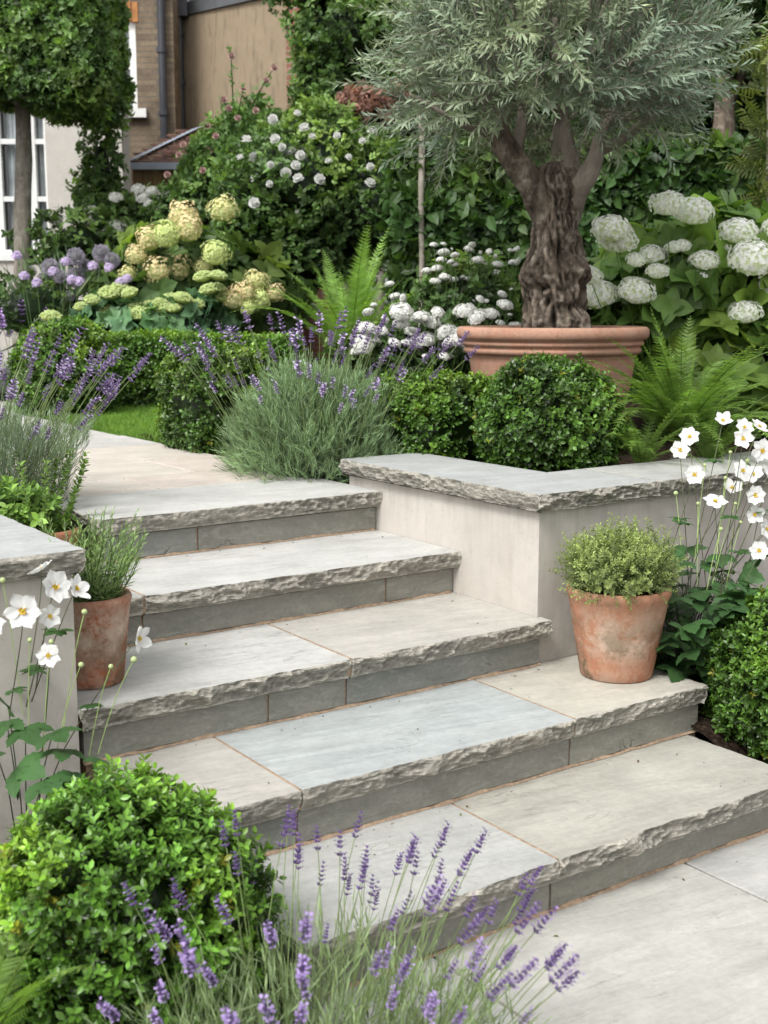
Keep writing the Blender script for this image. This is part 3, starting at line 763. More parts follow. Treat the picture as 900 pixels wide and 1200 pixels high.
# ---- lavender
def spike_T(seed, L_=.055, whorls=6, open_=.5):
    r = np.random.default_rng(seed); mb = MB()
    bud = MB(); bud.add([(0, 0, 0), (.0021, .0035, 0), (0, .0035, .0021), (-.0021, .0035, 0), (0, .0035, -.0021), (0, .0085, 0)], [(0, 1, 2), (0, 2, 3), (0, 3, 4), (0, 4, 1), (5, 2, 1), (5, 3, 2), (5, 4, 3), (5, 1, 4)])
    bud = bud.T()
    pet = MB(); pet.add([(-.0012, 0, 0), (.0012, 0, 0), (.0034, .005, .001), (.0, .0068, 0), (-.0034, .005, .001)], [(0, 1, 2, 3), (0, 3, 4, 4)][:1] + [(0, 3, 4, 0)][:0]); pet.add([(-.0012, 0, 0), (0, .0068, 0), (-.0034, .005, .001)], [(0, 1, 2)]); pet = pet.T()
    ys = np.linspace(0, L_, whorls); ys[0] -= .009*r.random()
    for w_, y in enumerate(ys):
        f = w_/(whorls-1); R_ = .0046*(1-.45*f); nb = 9 if w_ < whorls-1 else 5
        for k in range(nb):
            a = k*2*np.pi/nb + w_*.5 + r.normal()*.15; o = np.array([math.cos(a), 0, math.sin(a)])
            p = o*R_*.6 + np.array([0, y+r.normal()*.0012, 0]); d = o*(.75-.3*f)+np.array([0, 1., 0])
            c = np.array([.50, .40, .62])*(1+.25*r.normal())
            mb.inst(bud, p, basis(d[None], np.array([[0, 1., .1]])), 1-.25*f, c.clip(.1, 1))
            if r.random() < open_*(1-.4*f):
                mb.inst(pet, p+o*.004+np.array([0, .0045, 0]), basis((o+np.array([0, .25, 0]))[None], np.array([[0, 1., .1]])), 1.0+.3*r.random(), np.array([1.25, 1.2, 1.3])*(1+.15*r.normal()))
    return mb.T()
def stalk_mesh(seed, L_, spike, bend=.12, sr=.0011, spike_sc=1.0, name='flower_spike'):
    r = np.random.default_rng(seed); mb = MB(); k = 8; t = np.linspace(0, 1, k)
    x = bend*L_*t**2; z = (L_-bend*L_*.3)*t
    P = np.stack([x, r.normal()*.02*np.sin(t*3), z], -1)
    tube(mb, P, np.linspace(sr*1.25, sr, k), 5, 1)
    d = P[-1]-P[-2]
    mb.inst(spike, P[-1]-unit(d)*.004, basis(unit(d)[None], np.array([[0, 1., 0]])), spike_sc)
    return mb
blade = leaf_T(.045, .0032, 2, .15, .25, .5)
tuft = merge([(blade, (0, .01*k, 0), unit(np.array([math.cos(a_)*.45, 1, math.sin(a_)*.45])), (math.cos(a_), .2, math.sin(a_)), 1-.05*k, (1+.05*k,)*3) for k, a_ in enumerate(np.arange(9)*2.4)])
def lavender(name, base, n_sp, Ls, spread, lean, n_fol, label, spike_sc=1.0, rb=.12, fol_h=.3, fol_w=1.0, tint=(1, 1, 1), seed=0, sr=.0011, open_=.5, fol_tint=(1, 1, 1), smin=.78, mound=None):
    r = np.random.default_rng(seed); base = np.array(base, float)
    t = thing(name, base, label, 'lavender', 'lavender plants in the beds')
    mp = petal_mat('lavender_bud_'+str(seed), tuple(np.array([.27, .205, .42])*np.array(tint)), .2)
    me = []
    for v in range(6):
        mb = stalk_mesh(seed*10+v, 1.0*Ls, spike_T(seed*7+v, .05*(.8+.1*v), 5+v % 3, open_), .10+.05*(v % 3), sr, spike_sc)
        me.append(mb.mesh('flower_spike', [mp, MT['stem']]))
    for i in range(n_sp):
        a = r.random()*2*np.pi; q = math.sqrt(r.random())
        tilt = q*spread; o = link('flower_spike', me[i % 6], t)
        h = np.array([math.cos(a)*math.sin(tilt), math.sin(a)*math.sin(tilt), math.cos(tilt)]) + np.array([lean[0], lean[1], 0])
        h = unit(h); 
        X = unit(np.array([h[0], h[1], 0])+1e-6); Y = np.cross(h, X); Y = unit(Y); X = np.cross(Y, h)
        s_ = smin+(1.08-smin)*r.random()**.7
        M = Matrix(((X[0], Y[0], h[0], 0), (X[1], Y[1], h[1], 0), (X[2], Y[2], h[2], 0), (0, 0, 0, 1)))
        M = Matrix.Translation((math.cos(a)*rb*q, math.sin(a)*rb*q, 0)) @ M @ Matrix.Scale(s_, 4)
        o.matrix_local = M
    # leaves
    a = r.random(n_fol)*2*np.pi; q = np.sqrt(r.random(n_fol)); f = r.random(n_fol)**.7
    tl = q*spread*1.1*fol_w
    H = np.stack([np.cos(a)*np.sin(tl)+lean[0]*.6, np.sin(a)*np.sin(tl)+lean[1]*.6, np.cos(tl)], -1); H = unit(H)
    P = np.stack([np.cos(a)*rb*q*1.5, np.sin(a)*rb*q*1.5, 0*a], -1) + H*(f*fol_h)[:, None]
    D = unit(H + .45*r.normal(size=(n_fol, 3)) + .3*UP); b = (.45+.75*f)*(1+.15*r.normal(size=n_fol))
    if mound:
        Dm = unit(r.normal(size=(n_fol, 3))); Dm[:, 2] = np.abs(Dm[:, 2])*1.1-.15; Dm = unit(Dm); dp = r.random(n_fol)**1.5
        P = Dm*np.array([mound[0], mound[0], mound[1]])*((1+.16*fbm(Dm, 2.4, 3, seed))*(1-.45*dp))[:, None]+np.array([0, 0, .06])
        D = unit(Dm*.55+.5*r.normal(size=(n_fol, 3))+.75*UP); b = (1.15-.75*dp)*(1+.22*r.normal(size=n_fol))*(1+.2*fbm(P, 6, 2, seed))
    mb = MB(); mb.inst(tuft, P, basis(D, rnd_dirs(n_fol)), (.8+.5*r.random(n_fol)), (np.stack([b, b, b], -1)*np.array(fol_tint)).clip(.1, 2))
    blob(mb, (0, 0, fol_h*.26), (rb*.9+fol_h*.2*fol_w*spread,)*2+(fol_h*.34,), (.3, .3, .3), 14, 8, .2)
    for k in range(40):
        j = r.integers(0, n_fol); tube(mb, [np.array([P[j][0]*.3, P[j][1]*.3, 0]), P[j]*.6, P[j]], [.0018, .0014, .001], 4, 0, np.full((3, 3), .8))
    mb.obj('foliage', MT['lav'], t)
    return t
lavender('lavender', at(372, 1.95, z=-.02), 100, .475, .33, (.10, .00), 1000, 'purple lavender in full bloom in the foreground, spilling over the lowest step', .82, .19, .23, .85, (1.1, 1.1, .95), 1, .0009, .65, fol_tint=(1.1, 1.1, .85), smin=.70)
lavender('lavender', at(372, 5.08, z=.72), 100, .64, .40, (-.01, -.10), 4600, 'grey-green lavender mound by the planter coping, with long thin mauve spikes', 1.3, .27, .24, 1.0, (1.3, 1.45, .98), 2, .0012, .35, fol_tint=(1.0, 1.08, .88), smin=.55, mound=(.335, .34))
lavender('lavender', at(-22, 4.25, z=.60), 100, .72, .36, (.10, -.10), 1700, 'lavender with tall leaning mauve spikes behind the low wall, at the left edge', 1.35, .15, .40, .9, (1.3, 1.45, .98), 3, .0013, .45, smin=.6)
lavender('lavender', at(10, 9.3, z=.72), 60, .62, .5, (0, 0), 500, 'blurred lavender drift under the window at the far left', 2.2, .45, .35, 1.2, (1.5, 1.35, 1.2), 4, .002, .8)

# ---- ferns
def fern(name, base, n_fr, L_, label, mat, lean=(0, 0), tmin=.25, tmax=1.1, seed=0, aim=None, wid=.19, light=1.0, group='ferns', pin=26):
    r = np.random.default_rng(seed); t = thing(name, base, label, 'fern', group)
    mb = MB(); tube(mb, [(0, 0, -.3 if L_ > .8 else -.06), (.004, 0, -.02), (0, 0, .015)], [.05, .045, .03], 10); mb.obj('rootstock', MT['trunk'], t, True)
    pinnule = MB().add([(-.0006, 0, 0), (.0006, 0, 0), (.0030, .006, .0008), (.0022, .013, 0), (-.0022, .013, 0), (-.0030, .006, .0008)], [(0, 1, 2, 5), (5, 2, 3, 4)]).T()
    def pinna(nn):
        mb = MB()
        for i in range(nn):
            f = i/(nn-1); s_ = (1-f**1.6)*.95+.18
            for sg in (-1, 1):
                mb.inst(pinnule, np.array([0, .004+i*.0075, 0]), basis(np.array([[sg, .45, 0]]), np.array([[0, 0, 1.]])), s_*1.05)
        mb.add([(-.0007, 0, .0003), (.0007, 0, .0003), (0, nn*.0075, .0003)], [(0, 1, 2)], 0, (1.2, 1.2, 1.1))
        return mb.T()
    pn = pinna(14); pl = 14*.0075
    for k in range(n_fr):
        a = (k/n_fr)*2*np.pi + r.normal()*.3
        if aim is not None: a = aim + (k/(n_fr-1)-.5)*4.6 + r.normal()*.15
        fb = .7+.6*r.random(); tilt = tmin + (tmax-tmin)*r.random(); LL = L_*(.72+.4*r.random())
        n_ = 22; s_ = np.linspace(0, 1, n_); ang = np.pi/2 - tilt*(.35 + 1.15*s_**1.3)
        ds = LL/(n_-1); hx = np.concatenate([[0], np.cumsum(np.cos(ang[:-1])*ds)]); hz_ = np.concatenate([[0], np.cumsum(np.sin(ang[:-1])*ds)])
        dr = np.array([math.cos(a), math.sin(a)])
        P = np.stack([hx*dr[0], hx*dr[1], hz_], -1) + np.array([lean[0], lean[1], 0])*s_[:, None]**2*LL
        mb = MB(); tube(mb, P, np.linspace(.0032, .0008, n_), 5, 0, np.tile(np.array([[.8, .75, .6]]), (n_, 1)))
        T = unit(np.gradient(P, axis=0)); side = unit(np.cross(T, UP)+1e-6); side = side*np.cos(.0)
        nr = np.cross(side, T)
        for i in range(pin):
            f = .14+.86*i/(pin-1); x = f*(n_-1); j = min(int(x), n_-2); w_ = x-j
            p = P[j]*(1-w_)+P[j+1]*w_; tt = T[j]; sd = side[j]; nn = nr[j]
            ln = (np.sin(np.clip((f-.02)/.98, 0, 1)**.62*np.pi))**.75*wid*.5*LL/.6/pl + .06
            b = light*fb*(.85+.35*f)*(1+.1*r.normal())
            for sg in (-1, 1):
                d = sd*sg + tt*(.42+.3*f) - UP*.12 + .08*r.normal(size=3)
                mb.inst(pn, p, basis(d[None], (nn+.25*r.normal(size=3))[None]), ln*(1+.06*r.normal()), (b, b, b*.95))
        mb.obj('frond', mat, t)
    return t
fern('fern', at(410, 7.3, z=1.00), 26, .86, 'bright upright shuttlecock fern behind the lavender, in front of the white roses', MT['fern'], tmin=.25, tmax=1.35, seed=1, light=1.3, wid=.13, pin=40)
fern('fern', at(797, 4.85, z=.84), 60, .58, 'yellow-green fern with arching fronds right of the olive pot, on the planter', MT['fern'], tmin=.45, tmax=1.75, seed=2, light=1.05, wid=.135, lean=(-.16, -.24), pin=30)
fern('fern', at(-30, 1.95, z=.05), 10, .50, 'fern fronds poking in at the bottom left corner', MT['fern'], tmin=.5, tmax=1.2, seed=3, light=1.1, wid=.16)

fern('fern', at(752, 4.62, z=.80), 22, .36, 'small low fern at the foot of the larger fern, just behind the coping corner', MT['fern'], tmin=.6, tmax=1.8, seed=6, light=.95, wid=.10, lean=(-.1, -.2), pin=24)
fern('fern', at(830, 4.72, z=.80), 22, .42, 'low fern behind the coping, half hidden by the white anemones', MT['fern'], tmin=.6, tmax=1.8, seed=8, light=.9, wid=.11, lean=(-.1, -.2), pin=24)
# ---- thyme and rosemary in their pots
tl = leaf_T(.0085, .0048, 2, .2, .1, .5)
thy = [sprig_T(tl, 8, .045, .9, .35, s_, 1.35, s0=1.1, s1=.8) for s_ in range(3)]
mb = MB(); c = PR + np.array([0, 0, PRH+.040])
blob(mb, c-np.array([0, 0, .015]), (.095, .095, .065), (.25, .27, .25), 18, 10, .15)
P, Nn, D = ball_points(2000, c, (.166, .160, .118), .34, -.42, 4, 1, 10)
P = P - (P-c)*((rng.random(len(P))**1.1)*.45)[:, None]
b = (.6+.75*rng.random(len(P)))*(1+.25*D[:, 2])
scatter_sprigs(mb, thy, P-Nn*.02, Nn, .6, 1.12, np.stack([b*1.05, b, b*1.0], -1), .5)
tag(mb.obj('thyme_plant', leaf_mat('thyme_leaf', (.20, .26, .11), .5, .3)), 'bushy dome of small-leaved thyme growing in the right-hand pot', 'herb')
nl = leaf_T(.023, .0038, 2, .1, .1, .5)
mb = MB(); base = PL + np.array([0, 0, PLH-.035])
for k in range(105):
    a = rng.random()*6.28; q = math.sqrt(rng.random()); Lr = .12+.15*rng.random()*(1-.3*q)
    dr = np.array([math.cos(a)*q*.75, math.sin(a)*q*.75, 1.0]); dr = unit(dr)
    n_ = int(Lr/.0045); s_ = np.linspace(0, 1, n_)
    P = base + np.array([math.cos(a), math.sin(a), 0])*q*.06 + dr*(Lr*s_)[:, None] + UP*.02*(s_**2)[:, None] + np.stack([.006*np.sin(s_*5+k), .006*np.cos(s_*4+k), 0*s_], -1)
    tube(mb, P[::3], .0012, 4, 0, np.full((len(P[::3]), 3), .5))
    D = unit(np.gradient(P, axis=0)); az = np.arange(n_)*2.4+k; S1 = basis(D, np.tile([[1., 0, .2]], (n_, 1)))
    out = S1[:, :, 0]*np.cos(az)[:, None]+S1[:, :, 2]*np.sin(az)[:, None]
    f = s_; dl = unit(D*(.55+.9*f[:, None]) + out); b = (.55+.75*f)*(1+.12*rng.normal(size=n_))
    mb.inst(nl, P, basis(dl, D-out*.2), (1.15-.45*f**3), np.stack([b, b, b*.95], -1))
tag(mb.obj('rosemary_plant', leaf_mat('rosemary_leaf', (.20, .30, .11), .45, .25)), 'upright rosemary with needle leaves growing in the left-hand pot', 'herb')
mb = MB(); leafy(mb, PB+np.array([-.05, .03, .13]), (.12, .12, .09), 260, boxsprigs, 1.5, 1.3, depth=.6, lo=-.4, seed=9, corek=.45)
for k in range(9):
    a = rng.random()*6.28; p = PB+np.array([math.cos(a)*.07, math.sin(a)*.07, .09]); e = p+np.array([math.cos(a)*.08, math.sin(a)*.08, .16+.08*rng.random()])
    mb.inst(boxsprigs[k % 4], np.linspace(p, e, 8), basis(np.tile((e-p)[None], (8, 1)), rnd_dirs(8)), 1.2, (1.3, 1.2, 1.0))
tag(mb.obj('marjoram_plant', MT['green']), 'leafy green herb at the left edge, in the pot behind the wall coping', 'herb')

# ---- Japanese anemones
def anemone_T(seed, n_p=6, R_=.037, cup=.25):
    r = np.random.default_rng(seed); mb = MB()
    for k in range(n_p):
        a = k*2*np.pi/n_p + r.normal()*.08; w_ = .0315*(1+.10*r.normal()); u = np.linspace(-1, 1, 5); v = np.linspace(0, 1, 9)
        U_, V_ = np.meshgrid(u, v)
        wd = w_*.47*np.clip(np.sin(np.clip(V_, .02, .985)**1.3*np.pi), 0, 1)**.6
        wd[0] = .003; x = U_*wd; y = .004+V_*R_*(1 - .10*np.abs(U_)**2 + .03*np.sin(U_*5+k)); z = cup*R_*V_**1.5*(1+.3*r.normal()) + .12*x*x/.01*.3 + (k % 2)*.0012 + .0015*np.sin(U_*3+V_*4+k)
        c = .92+.08*V_; ca, sa = math.cos(a), math.sin(a)
        P = np.stack([x*ca-y*sa, x*sa+y*ca, z], -1).reshape(-1, 3)
        i = np.arange(8)[:, None]*5; j = np.arange(4)[None]
        mb.add(P, np.stack([i+j, i+j+1, i+j+6, i+j+5], -1).reshape(-1, 4), 0, np.repeat(c.reshape(-1, 1), 3, 1))
    blob(mb, (0, 0, .003), (.0042, .0042, .004), (.55, .75, .5), 10, 6, 0, 1)
    st = MB().add([(0, 0, 0), (.0005, .0055, 0), (-.0005, .0055, 0), (.0011, .0066, 0), (0, .0082, 0), (-.0011, .0066, 0)], [(0, 1, 2), (1, 3, 5), (1, 5, 2), (3, 4, 5)]).T()
    n_ = 46; a = r.random(n_)*6.28; e = .2+.7*r.random(n_)
    d = np.stack([np.cos(a)*np.cos(e), np.sin(a)*np.cos(e), np.sin(e)], -1)
    mb.inst(st, np.tile([[0, 0, .0015]], (n_, 1)), basis(d, np.tile([[0, 0, 1.]], (n_, 1))+.01), .9+.4*r.random(n_), (1, .95, 1), mi=1)
    return mb
def flower_mesh(seed, **k): return anemone_T(seed, **k).mesh('flower', [MT['white'], MT['yellow']], True)
def bud_mesh(): 
    mb = MB(); blob(mb, (0, 0, 0), (.0065, .0065, .0065), (1, 1, 1), 12, 8, .05); return mb.mesh('bud', [petal_mat('bud_green', (.42, .50, .24), .1)], True)
BUD = bud_mesh()
_r = np.random.default_rng(5)
def lobed_T(L_=.1, seed=0):
    """three toothed leaflets"""
    r = np.random.default_rng(seed)
    lf = leaf_T(L_, L_*.62, 9, .10, .22, .42, .8, .13)
    return merge([(lf, (0, 0, 0), (0, 1, 0), (0, 0, 1), 1.0, (1, 1, 1)), (lf, (0, 0, 0), (.85, .55, -.05), (0, 0, 1), .82, (.93, .93, .93)), (lf, (0, 0, 0), (-.85, .55, -.05), (0, 0, 1), .82, (1.05, 1.05, 1.05))])
LOB = [lobed_T(.085, 1), lobed_T(.07, 2)]
def orient(o, pos, d, sc=1.0, roll=0.0):
    q = Vector(d).to_track_quat('Z', 'Y')
    o.matrix_local = Matrix.Translation(Vector(pos)) @ q.to_matrix().to_4x4() @ Matrix.Rotation(roll, 4, 'Z') @ Matrix.Scale(sc, 4)
def anemones(name, base, heads, buds, leaves, label, low=None, seed=0, stemR=.0017, group='white japanese anemones', basal=0, brad=.2):
    """heads: (px, py, D, size, facing (right, away, up)); stems run down to the base"""
    r = np.random.default_rng(seed+40); base = np.array(base, float); t = thing(name, base, label, 'anemone', group)
    meshes = [flower_mesh(seed*9+i, n_p=[6, 7, 5, 6][i], cup=[.18, .3, .45, .1][i]) for i in range(4)]
    fol = MB()
    R3 = np.array([Rv[0], Rv[1], 0]); F3 = np.array([Fv[0], Fv[1], 0])
    for i, (px, py, D, s_, fc) in enumerate(heads):
        p = at(px, D, py) - base; d = unit(R3*fc[0] + F3*fc[1] + UP*fc[2])
        o = link('flower', meshes[i % 4], t); orient(o, p, d, s_, r.random()*6)
        root = np.array([r.normal()*brad*.35, r.normal()*brad*.35, 0]) if low is None else at(*low[i % len(low)])-base
        mid = root*.5+p*.5 + np.array([r.normal()*.012, r.normal()*.012, .05]); near = p - d*.03 - UP*.03
        tt = np.linspace(0, 1, 12)[:, None]; c0, c1, c2, c3 = root, mid*.6+root*.4+UP*.05, near*.9+mid*.1, p-d*.001
        P = (1-tt)**3*c0+3*(1-tt)**2*tt*c1+3*(1-tt)*tt**2*c2+tt**3*c3
        C = np.linspace([.9, .75, .8], [2.4, 3.2, 2.4], 12)
        ms = MB(); tube(ms, P, np.linspace(stemR*1.2, stemR*.62, 12), 6, 0, C); ms.obj('stem', MT['dstem'], t)
        if i % 2 == 0:
            j = 6+i % 3; n_ = 3
            a = r.random(n_)*6.28; dd = np.stack([np.cos(a), np.sin(a), .25+0*a], -1)
            fol.inst(LOB[1], np.tile(P[j], (n_, 1)), basis(dd, np.tile([[0, 0, 1.]], (n_, 1))), .45+.25*r.random(n_), (1.1, 1.1, 1.0))
    for (px, py, D) in buds:
        p = at(px, D, py)-base; o = link('bud', BUD, t); orient(o, p, (0, 0, 1), .8+.5*r.random())
        j = r.integers(0, len(heads)); h = at(heads[j][0], heads[j][2], heads[j][1])-base
        b0 = min((at(hh[0], hh[2], hh[1])-base for hh in heads), key=lambda q: np.linalg.norm(q-p))
        root = b0*.45 + np.array([0, 0, 0]); root = root*.6+p*.4*np.array([1, 1, .6])
        tt = np.linspace(0, 1, 8)[:, None]; P = root*(1-tt)+p*tt; P[:, 2] += .02*np.sin(tt[:, 0]*3.14)
        ms = MB(); tube(ms, P, .0010, 5, 0, np.full((8, 3), 2.6)); ms.obj('stem', MT['stem'], t)
    for (px, py, D, s_) in leaves:
        p = at(px, D, py)-base; n_ = 1; d = unit(p*np.array([1, 1, 0])+.35*r.normal(size=3)*np.array([1, 1, .4])+np.array([0, 0, .02])-F3*.3)
        fol.inst(LOB[0], p[None], basis(d[None], (UP-F3*.35+.25*r.normal(size=3))[None]), s_, np.full((1, 3), .85+.3*r.random()))
        tube(fol, [np.array([p[0]*.3, p[1]*.3, 0]), p*.6, p], [.002, .0016, .0012], 5, 0, np.full((3, 3), .6))
    if basal:
        n_ = basal; a = r.random(n_)*6.28; q = np.sqrt(r.random(n_))*brad; hh = .05+.75*r.random(n_)*(1-.4*q/brad)
        P = np.stack([np.cos(a)*q, np.sin(a)*q, hh*basal_h[0]], -1); d = np.stack([np.cos(a), np.sin(a), -.15+.4*r.random(n_)], -1)
        b = (.45+.6*hh+.2*r.random(n_))
        fol.inst(LOB[0], P, basis(d, np.tile([[0, 0, 1.]], (n_, 1))+.35*r.normal(size=(n_, 3))), .75+.5*r.random(n_), np.stack([b, b, b], -1))
        for k in range(0, n_, 3): tube(fol, [np.array([P[k][0]*.3, P[k][1]*.3, 0]), P[k]*.6+UP*.02, P[k]], [.0022, .0018, .0012], 5, 0, np.full((3, 3), .55))
    fol.obj('foliage', leaf_mat('anemone_leaf', (.055, .125, .04), .42, .25, .4), t)
    return t
basal_h = [.52]
AB = at(948, 4.0, z=.24); AB = np.array([3.04, 2.62, .24])
D0 = float(AB[:2] @ Fv)
rh = [(797, 527, 4.02), (808, 512, 4.08), (847, 493, 4.12), (838, 588, 3.98), (814, 556, 4.0), (872, 501, 4.05), (871, 514, 3.9), (893, 528, 3.95), (890, 500, 4.15), (885, 580, 3.88), (884, 603, 3.9), (870, 552, 4.0), (890, 645, 3.85), (898, 620, 3.9), (901, 560, 3.92), (883, 556, 4.08), (915, 545, 4.0), (920, 600, 3.95), (858, 572, 4.2)]
fcs = [(-.2, -1, .25), (-.3, -.8, .5), (0, -.7, .8), (0, -.5, 1), (-.1, -1, .2), (.2, -.8, .6), (-.2, -1, .2), (.1, -1, .1), (.4, -.5, .8), (0, -1, .1), (.0, -1, .15), (.3, -.9, .5), (-.4, -.9, .2), (.4, -.6, .2), (.5, -.3, .6), (-.5, -.6, .6), (.3, -.8, .4), (.3, -1, .3), (0, -.8, .8)]
lv = [(810, 745, 3.85, 1.0), (836, 716, 3.9, 1.1), (812, 700, 4.0, .9), (862, 700, 3.8, 1.1), (880, 740, 3.75, 1.1), (806, 778, 3.80, 1.0), (840, 768, 3.75, 1.1), (870, 670, 3.9, 1.0), (845, 650, 4.0, .9), (812, 640, 4.05, .7), (890, 690, 3.8, 1.1), (858, 790, 3.7, 1.0), (822, 660, 4.0, .8), (893, 655, 3.9, .9), (800, 722, 3.95, .8)]
anemones('anemone_plant', AB, [(x, y, D, .93+.12*math.sin(x), f) for (x, y, D), f in zip(rh, fcs)], [(792, 578, 4.0), (826, 545, 4.05), (850, 560, 4), (862, 590, 3.95), (845, 620, 3.95), (876, 540, 4.1), (818, 590, 4), (868, 612, 3.9), (856, 530, 4.1)],
         lv, 'tall white anemones with yellow centres beside the right-hand pot', seed=1, basal=200, brad=.29)
AL = at(30, 2.92, z=.10)
lh = [(27, 716, 2.70, 1.08, (.05, -1, .15)), (64, 688, 2.72, 1.0, (.75, -.6, .35)), (89, 690, 2.75, .85, (.9, -.35, .5)), (57, 768, 2.66, .72, (.1, -1, .2)), (58, 722, 2.74, .7, (.5, -.9, .1)), (48, 668, 2.8, .8, (-.5, -.1, .9)), (162, 748, 2.70, .82, (.9, -.35, -.05)), (-12, 730, 2.7, .9, (.2, -1, .3))]
anemones('anemone_plant', AL, lh, [(3, 680, 2.75), (99, 717, 2.72), (60, 752, 2.68), (95, 779, 2.66), (130, 781, 2.68), (157, 773, 2.68), (35, 750, 2.7)],
         [(62, 858, 2.62, .95), (30, 852, 2.68, .95), (75, 878, 2.62, .85), (8, 845, 2.7, .9), (20, 900, 2.6, 1.1), (50, 915, 2.55, 1.0), (118, 890, 2.6, .6), (-5, 880, 2.6, 1.0), (85, 905, 2.6, .7), (10, 830, 2.7, .8)],
         'white anemones in front of the low left wall, one leaning across the steps', seed=2, stemR=.0016, basal=0)

# ---- hydrangea style shrubs
def floret_head(seed, R_=.1, n_=130, flat_=.75, fs=.0085, mat=None, under=-.25, name='flower_head', c0=(1, 1, 1), c1=(1, 1, 1), cone=0.0, lump_=.14):
    r = np.random.default_rng(seed); mb = MB()
    fl = MB()
    for k in range(4):
        a = k*np.pi/2; ca, sa = math.cos(a), math.sin(a); Q = [(-.15, .1, 0), (0, 0, 0), (.15, .1, 0), (.62, .7, .12), (0, 1.0, .2), (-.62, .7, .12)]
        V = [(x*ca-y*sa, x*sa+y*ca, z) for x, y, z in Q]; fl.add(np.array(V)*fs, [(0, 1, 2, 3), (0, 3, 4, 5)], 0, (.92+.05*k,)*3)
    fl = fl.T(); i = np.arange(n_); zz = 1-(1-under)*(i+.5)/n_; ph = i*2.399
    D = np.stack([np.sqrt(1-zz**2)*np.cos(ph), np.sqrt(1-zz**2)*np.sin(ph), zz], -1); D = unit(D+.12*r.normal(size=D.shape))
    lump = 1+lump_*vnoise(D*2.2+seed, 1, seed)+.5*lump_*vnoise(D*5+seed, 1, seed); P = D*R_*np.array([1, 1, flat_])*lump[:, None]
    P[:, 2] += cone*R_*np.clip(D[:, 2], 0, 1)
    f = (D[:, 2:3]*.5+.5)**.6; Cc = (np.array(c0)*(1-f)+np.array(c1)*f)*(1+.08*r.normal(size=(n_, 1)))
    nz = unit(D + .11*r.normal(size=D.shape)); B = basis(unit(np.cross(nz, rnd_dirs(n_))), nz)
    mb.inst(fl, P, B, 1+.15*r.normal(size=n_), Cc.clip(.05, 1.6))
    blob(mb, (0, 0, -.05*R_), np.array([R_, R_, R_*flat_])*.86, np.array(c0)*1.0, 12, 8, 0)
    return mb.mesh(name, [mat])
def flowering(name, cat, label, base, lobes, temps, heads, head_meshes, lmat, leaf_size=1.0, light=1.0, seed=0, group=None, stems=True, hname='flower_head', upf=.35, smi=None, yellow=.3, core=(.2, .24, .24), corek=.72, lump=.25, depth=.3, stem_r=.0025, shoots=()):
    r = np.random.default_rng(seed); base = np.array(base, float); t = thing(name, base, label, cat, group)
    fol = MB(); first = None
    for i, (c, rr, n_) in enumerate(lobes):
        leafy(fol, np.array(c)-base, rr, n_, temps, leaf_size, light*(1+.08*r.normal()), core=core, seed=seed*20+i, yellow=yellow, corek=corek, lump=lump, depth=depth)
    for (p, s_, d) in heads:
        p = np.array(p)-base; o = link(hname, head_meshes[int(r.integers(0, len(head_meshes)))], t)
        orient(o, p, unit(np.array(d)+.12*r.normal(size=3)), s_, r.random()*6)
        if stems:
            q = p*np.array([.55, .55, .35]); tube(fol, [q, q*.4+p*.6-UP*.01, p], [stem_r*1.3, stem_r, stem_r*.8], 5, 0, np.full((3, 3), 1.1))
    for a_, b_ in shoots:
        a_ = np.array(a_)-base; b_ = np.array(b_)-base; f = np.linspace(0, 1, 9)[:, None]; P = a_*(1-f)+b_*f + UP*.06*np.sin(f*3.1)
        tube(fol, P, np.linspace(.009, .004, 9), 5, 0, np.full((9, 3), .8)); k = 7; Q_ = P[2:2+k]+.02*r.normal(size=(k, 3))
        for q_ in range(k): fol.inst(temps[q_ % len(temps)], Q_[q_:q_+1], basis(unit(rnd_dirs(1)+UP*.4), rnd_dirs(1)), leaf_size*.8, (light,)*3)
    fol.obj('foliage', lmat, t)
    return t
HL = [leaf_T(.13, .10, 6, .12, .28, .38, .85), leaf_T(.11, .085, 5, .15, .4, .38, .85)]
hyd = [merge([(HL[k_ % 2], (0, .0, 0), unit(np.array([math.cos(a_), .55, math.sin(a_)])), (0, 1., .1), .9, (1, 1, 1)) for k_, a_ in enumerate(np.array([0, 1.57, 3.1, 4.7])+s_)]) for s_ in (0, .7)]
front = -np.array([Fv[0], Fv[1], 0])*.55 + UP
wm = [floret_head(s_, .098, 330, .62, .0088, MT['cream'], -.15, c0=(1.0, 1.08, .9), c1=(1.2, 1.18, 1.42)) for s_ in range(3)]
hh = [(716, 268, 1.0), (722, 280, 1.1), (813, 248, 1.05), (782, 239, .9), (865, 271, 1.0), (882, 303, 1.25), (826, 306, .8), (852, 287, .6), (746, 341, .95), (700, 345, 1.05), (873, 366, .85), (820, 324, .6), (765, 300, .8), (745, 305, .5), (790, 290, .5), (690, 323, .7), (905, 335, .9), (915, 270, 1.0), (770, 318, .6), (800, 288, .45)]
heads = [(at(x, 6.1+.25*((i*7) % 5)/5, y), s_*.95, front) for i, (x, y, s_) in enumerate(hh)]
flowering('hydrangea', 'hydrangea', 'hydrangea with big white mophead flowers right of the olive trunk', at(800, 6.6, z=.75),
          [(at(795, 6.6, 350), (.42, .40, .36), 420), (at(900, 6.5, 370), (.45, .4, .50), 420), (at(715, 6.75, 385), (.26, .3, .3), 200), (at(860, 6.3, 450), (.42, .3, .35), 260), (at(850, 6.7, 300), (.3, .3, .25), 160)], hyd, heads, wm, leaf_mat('hydrangea_leaf', (.11, .20, .045), .45, .3), 1.0, 1.25, seed=2, yellow=.55, core=(.1, .12, .12))
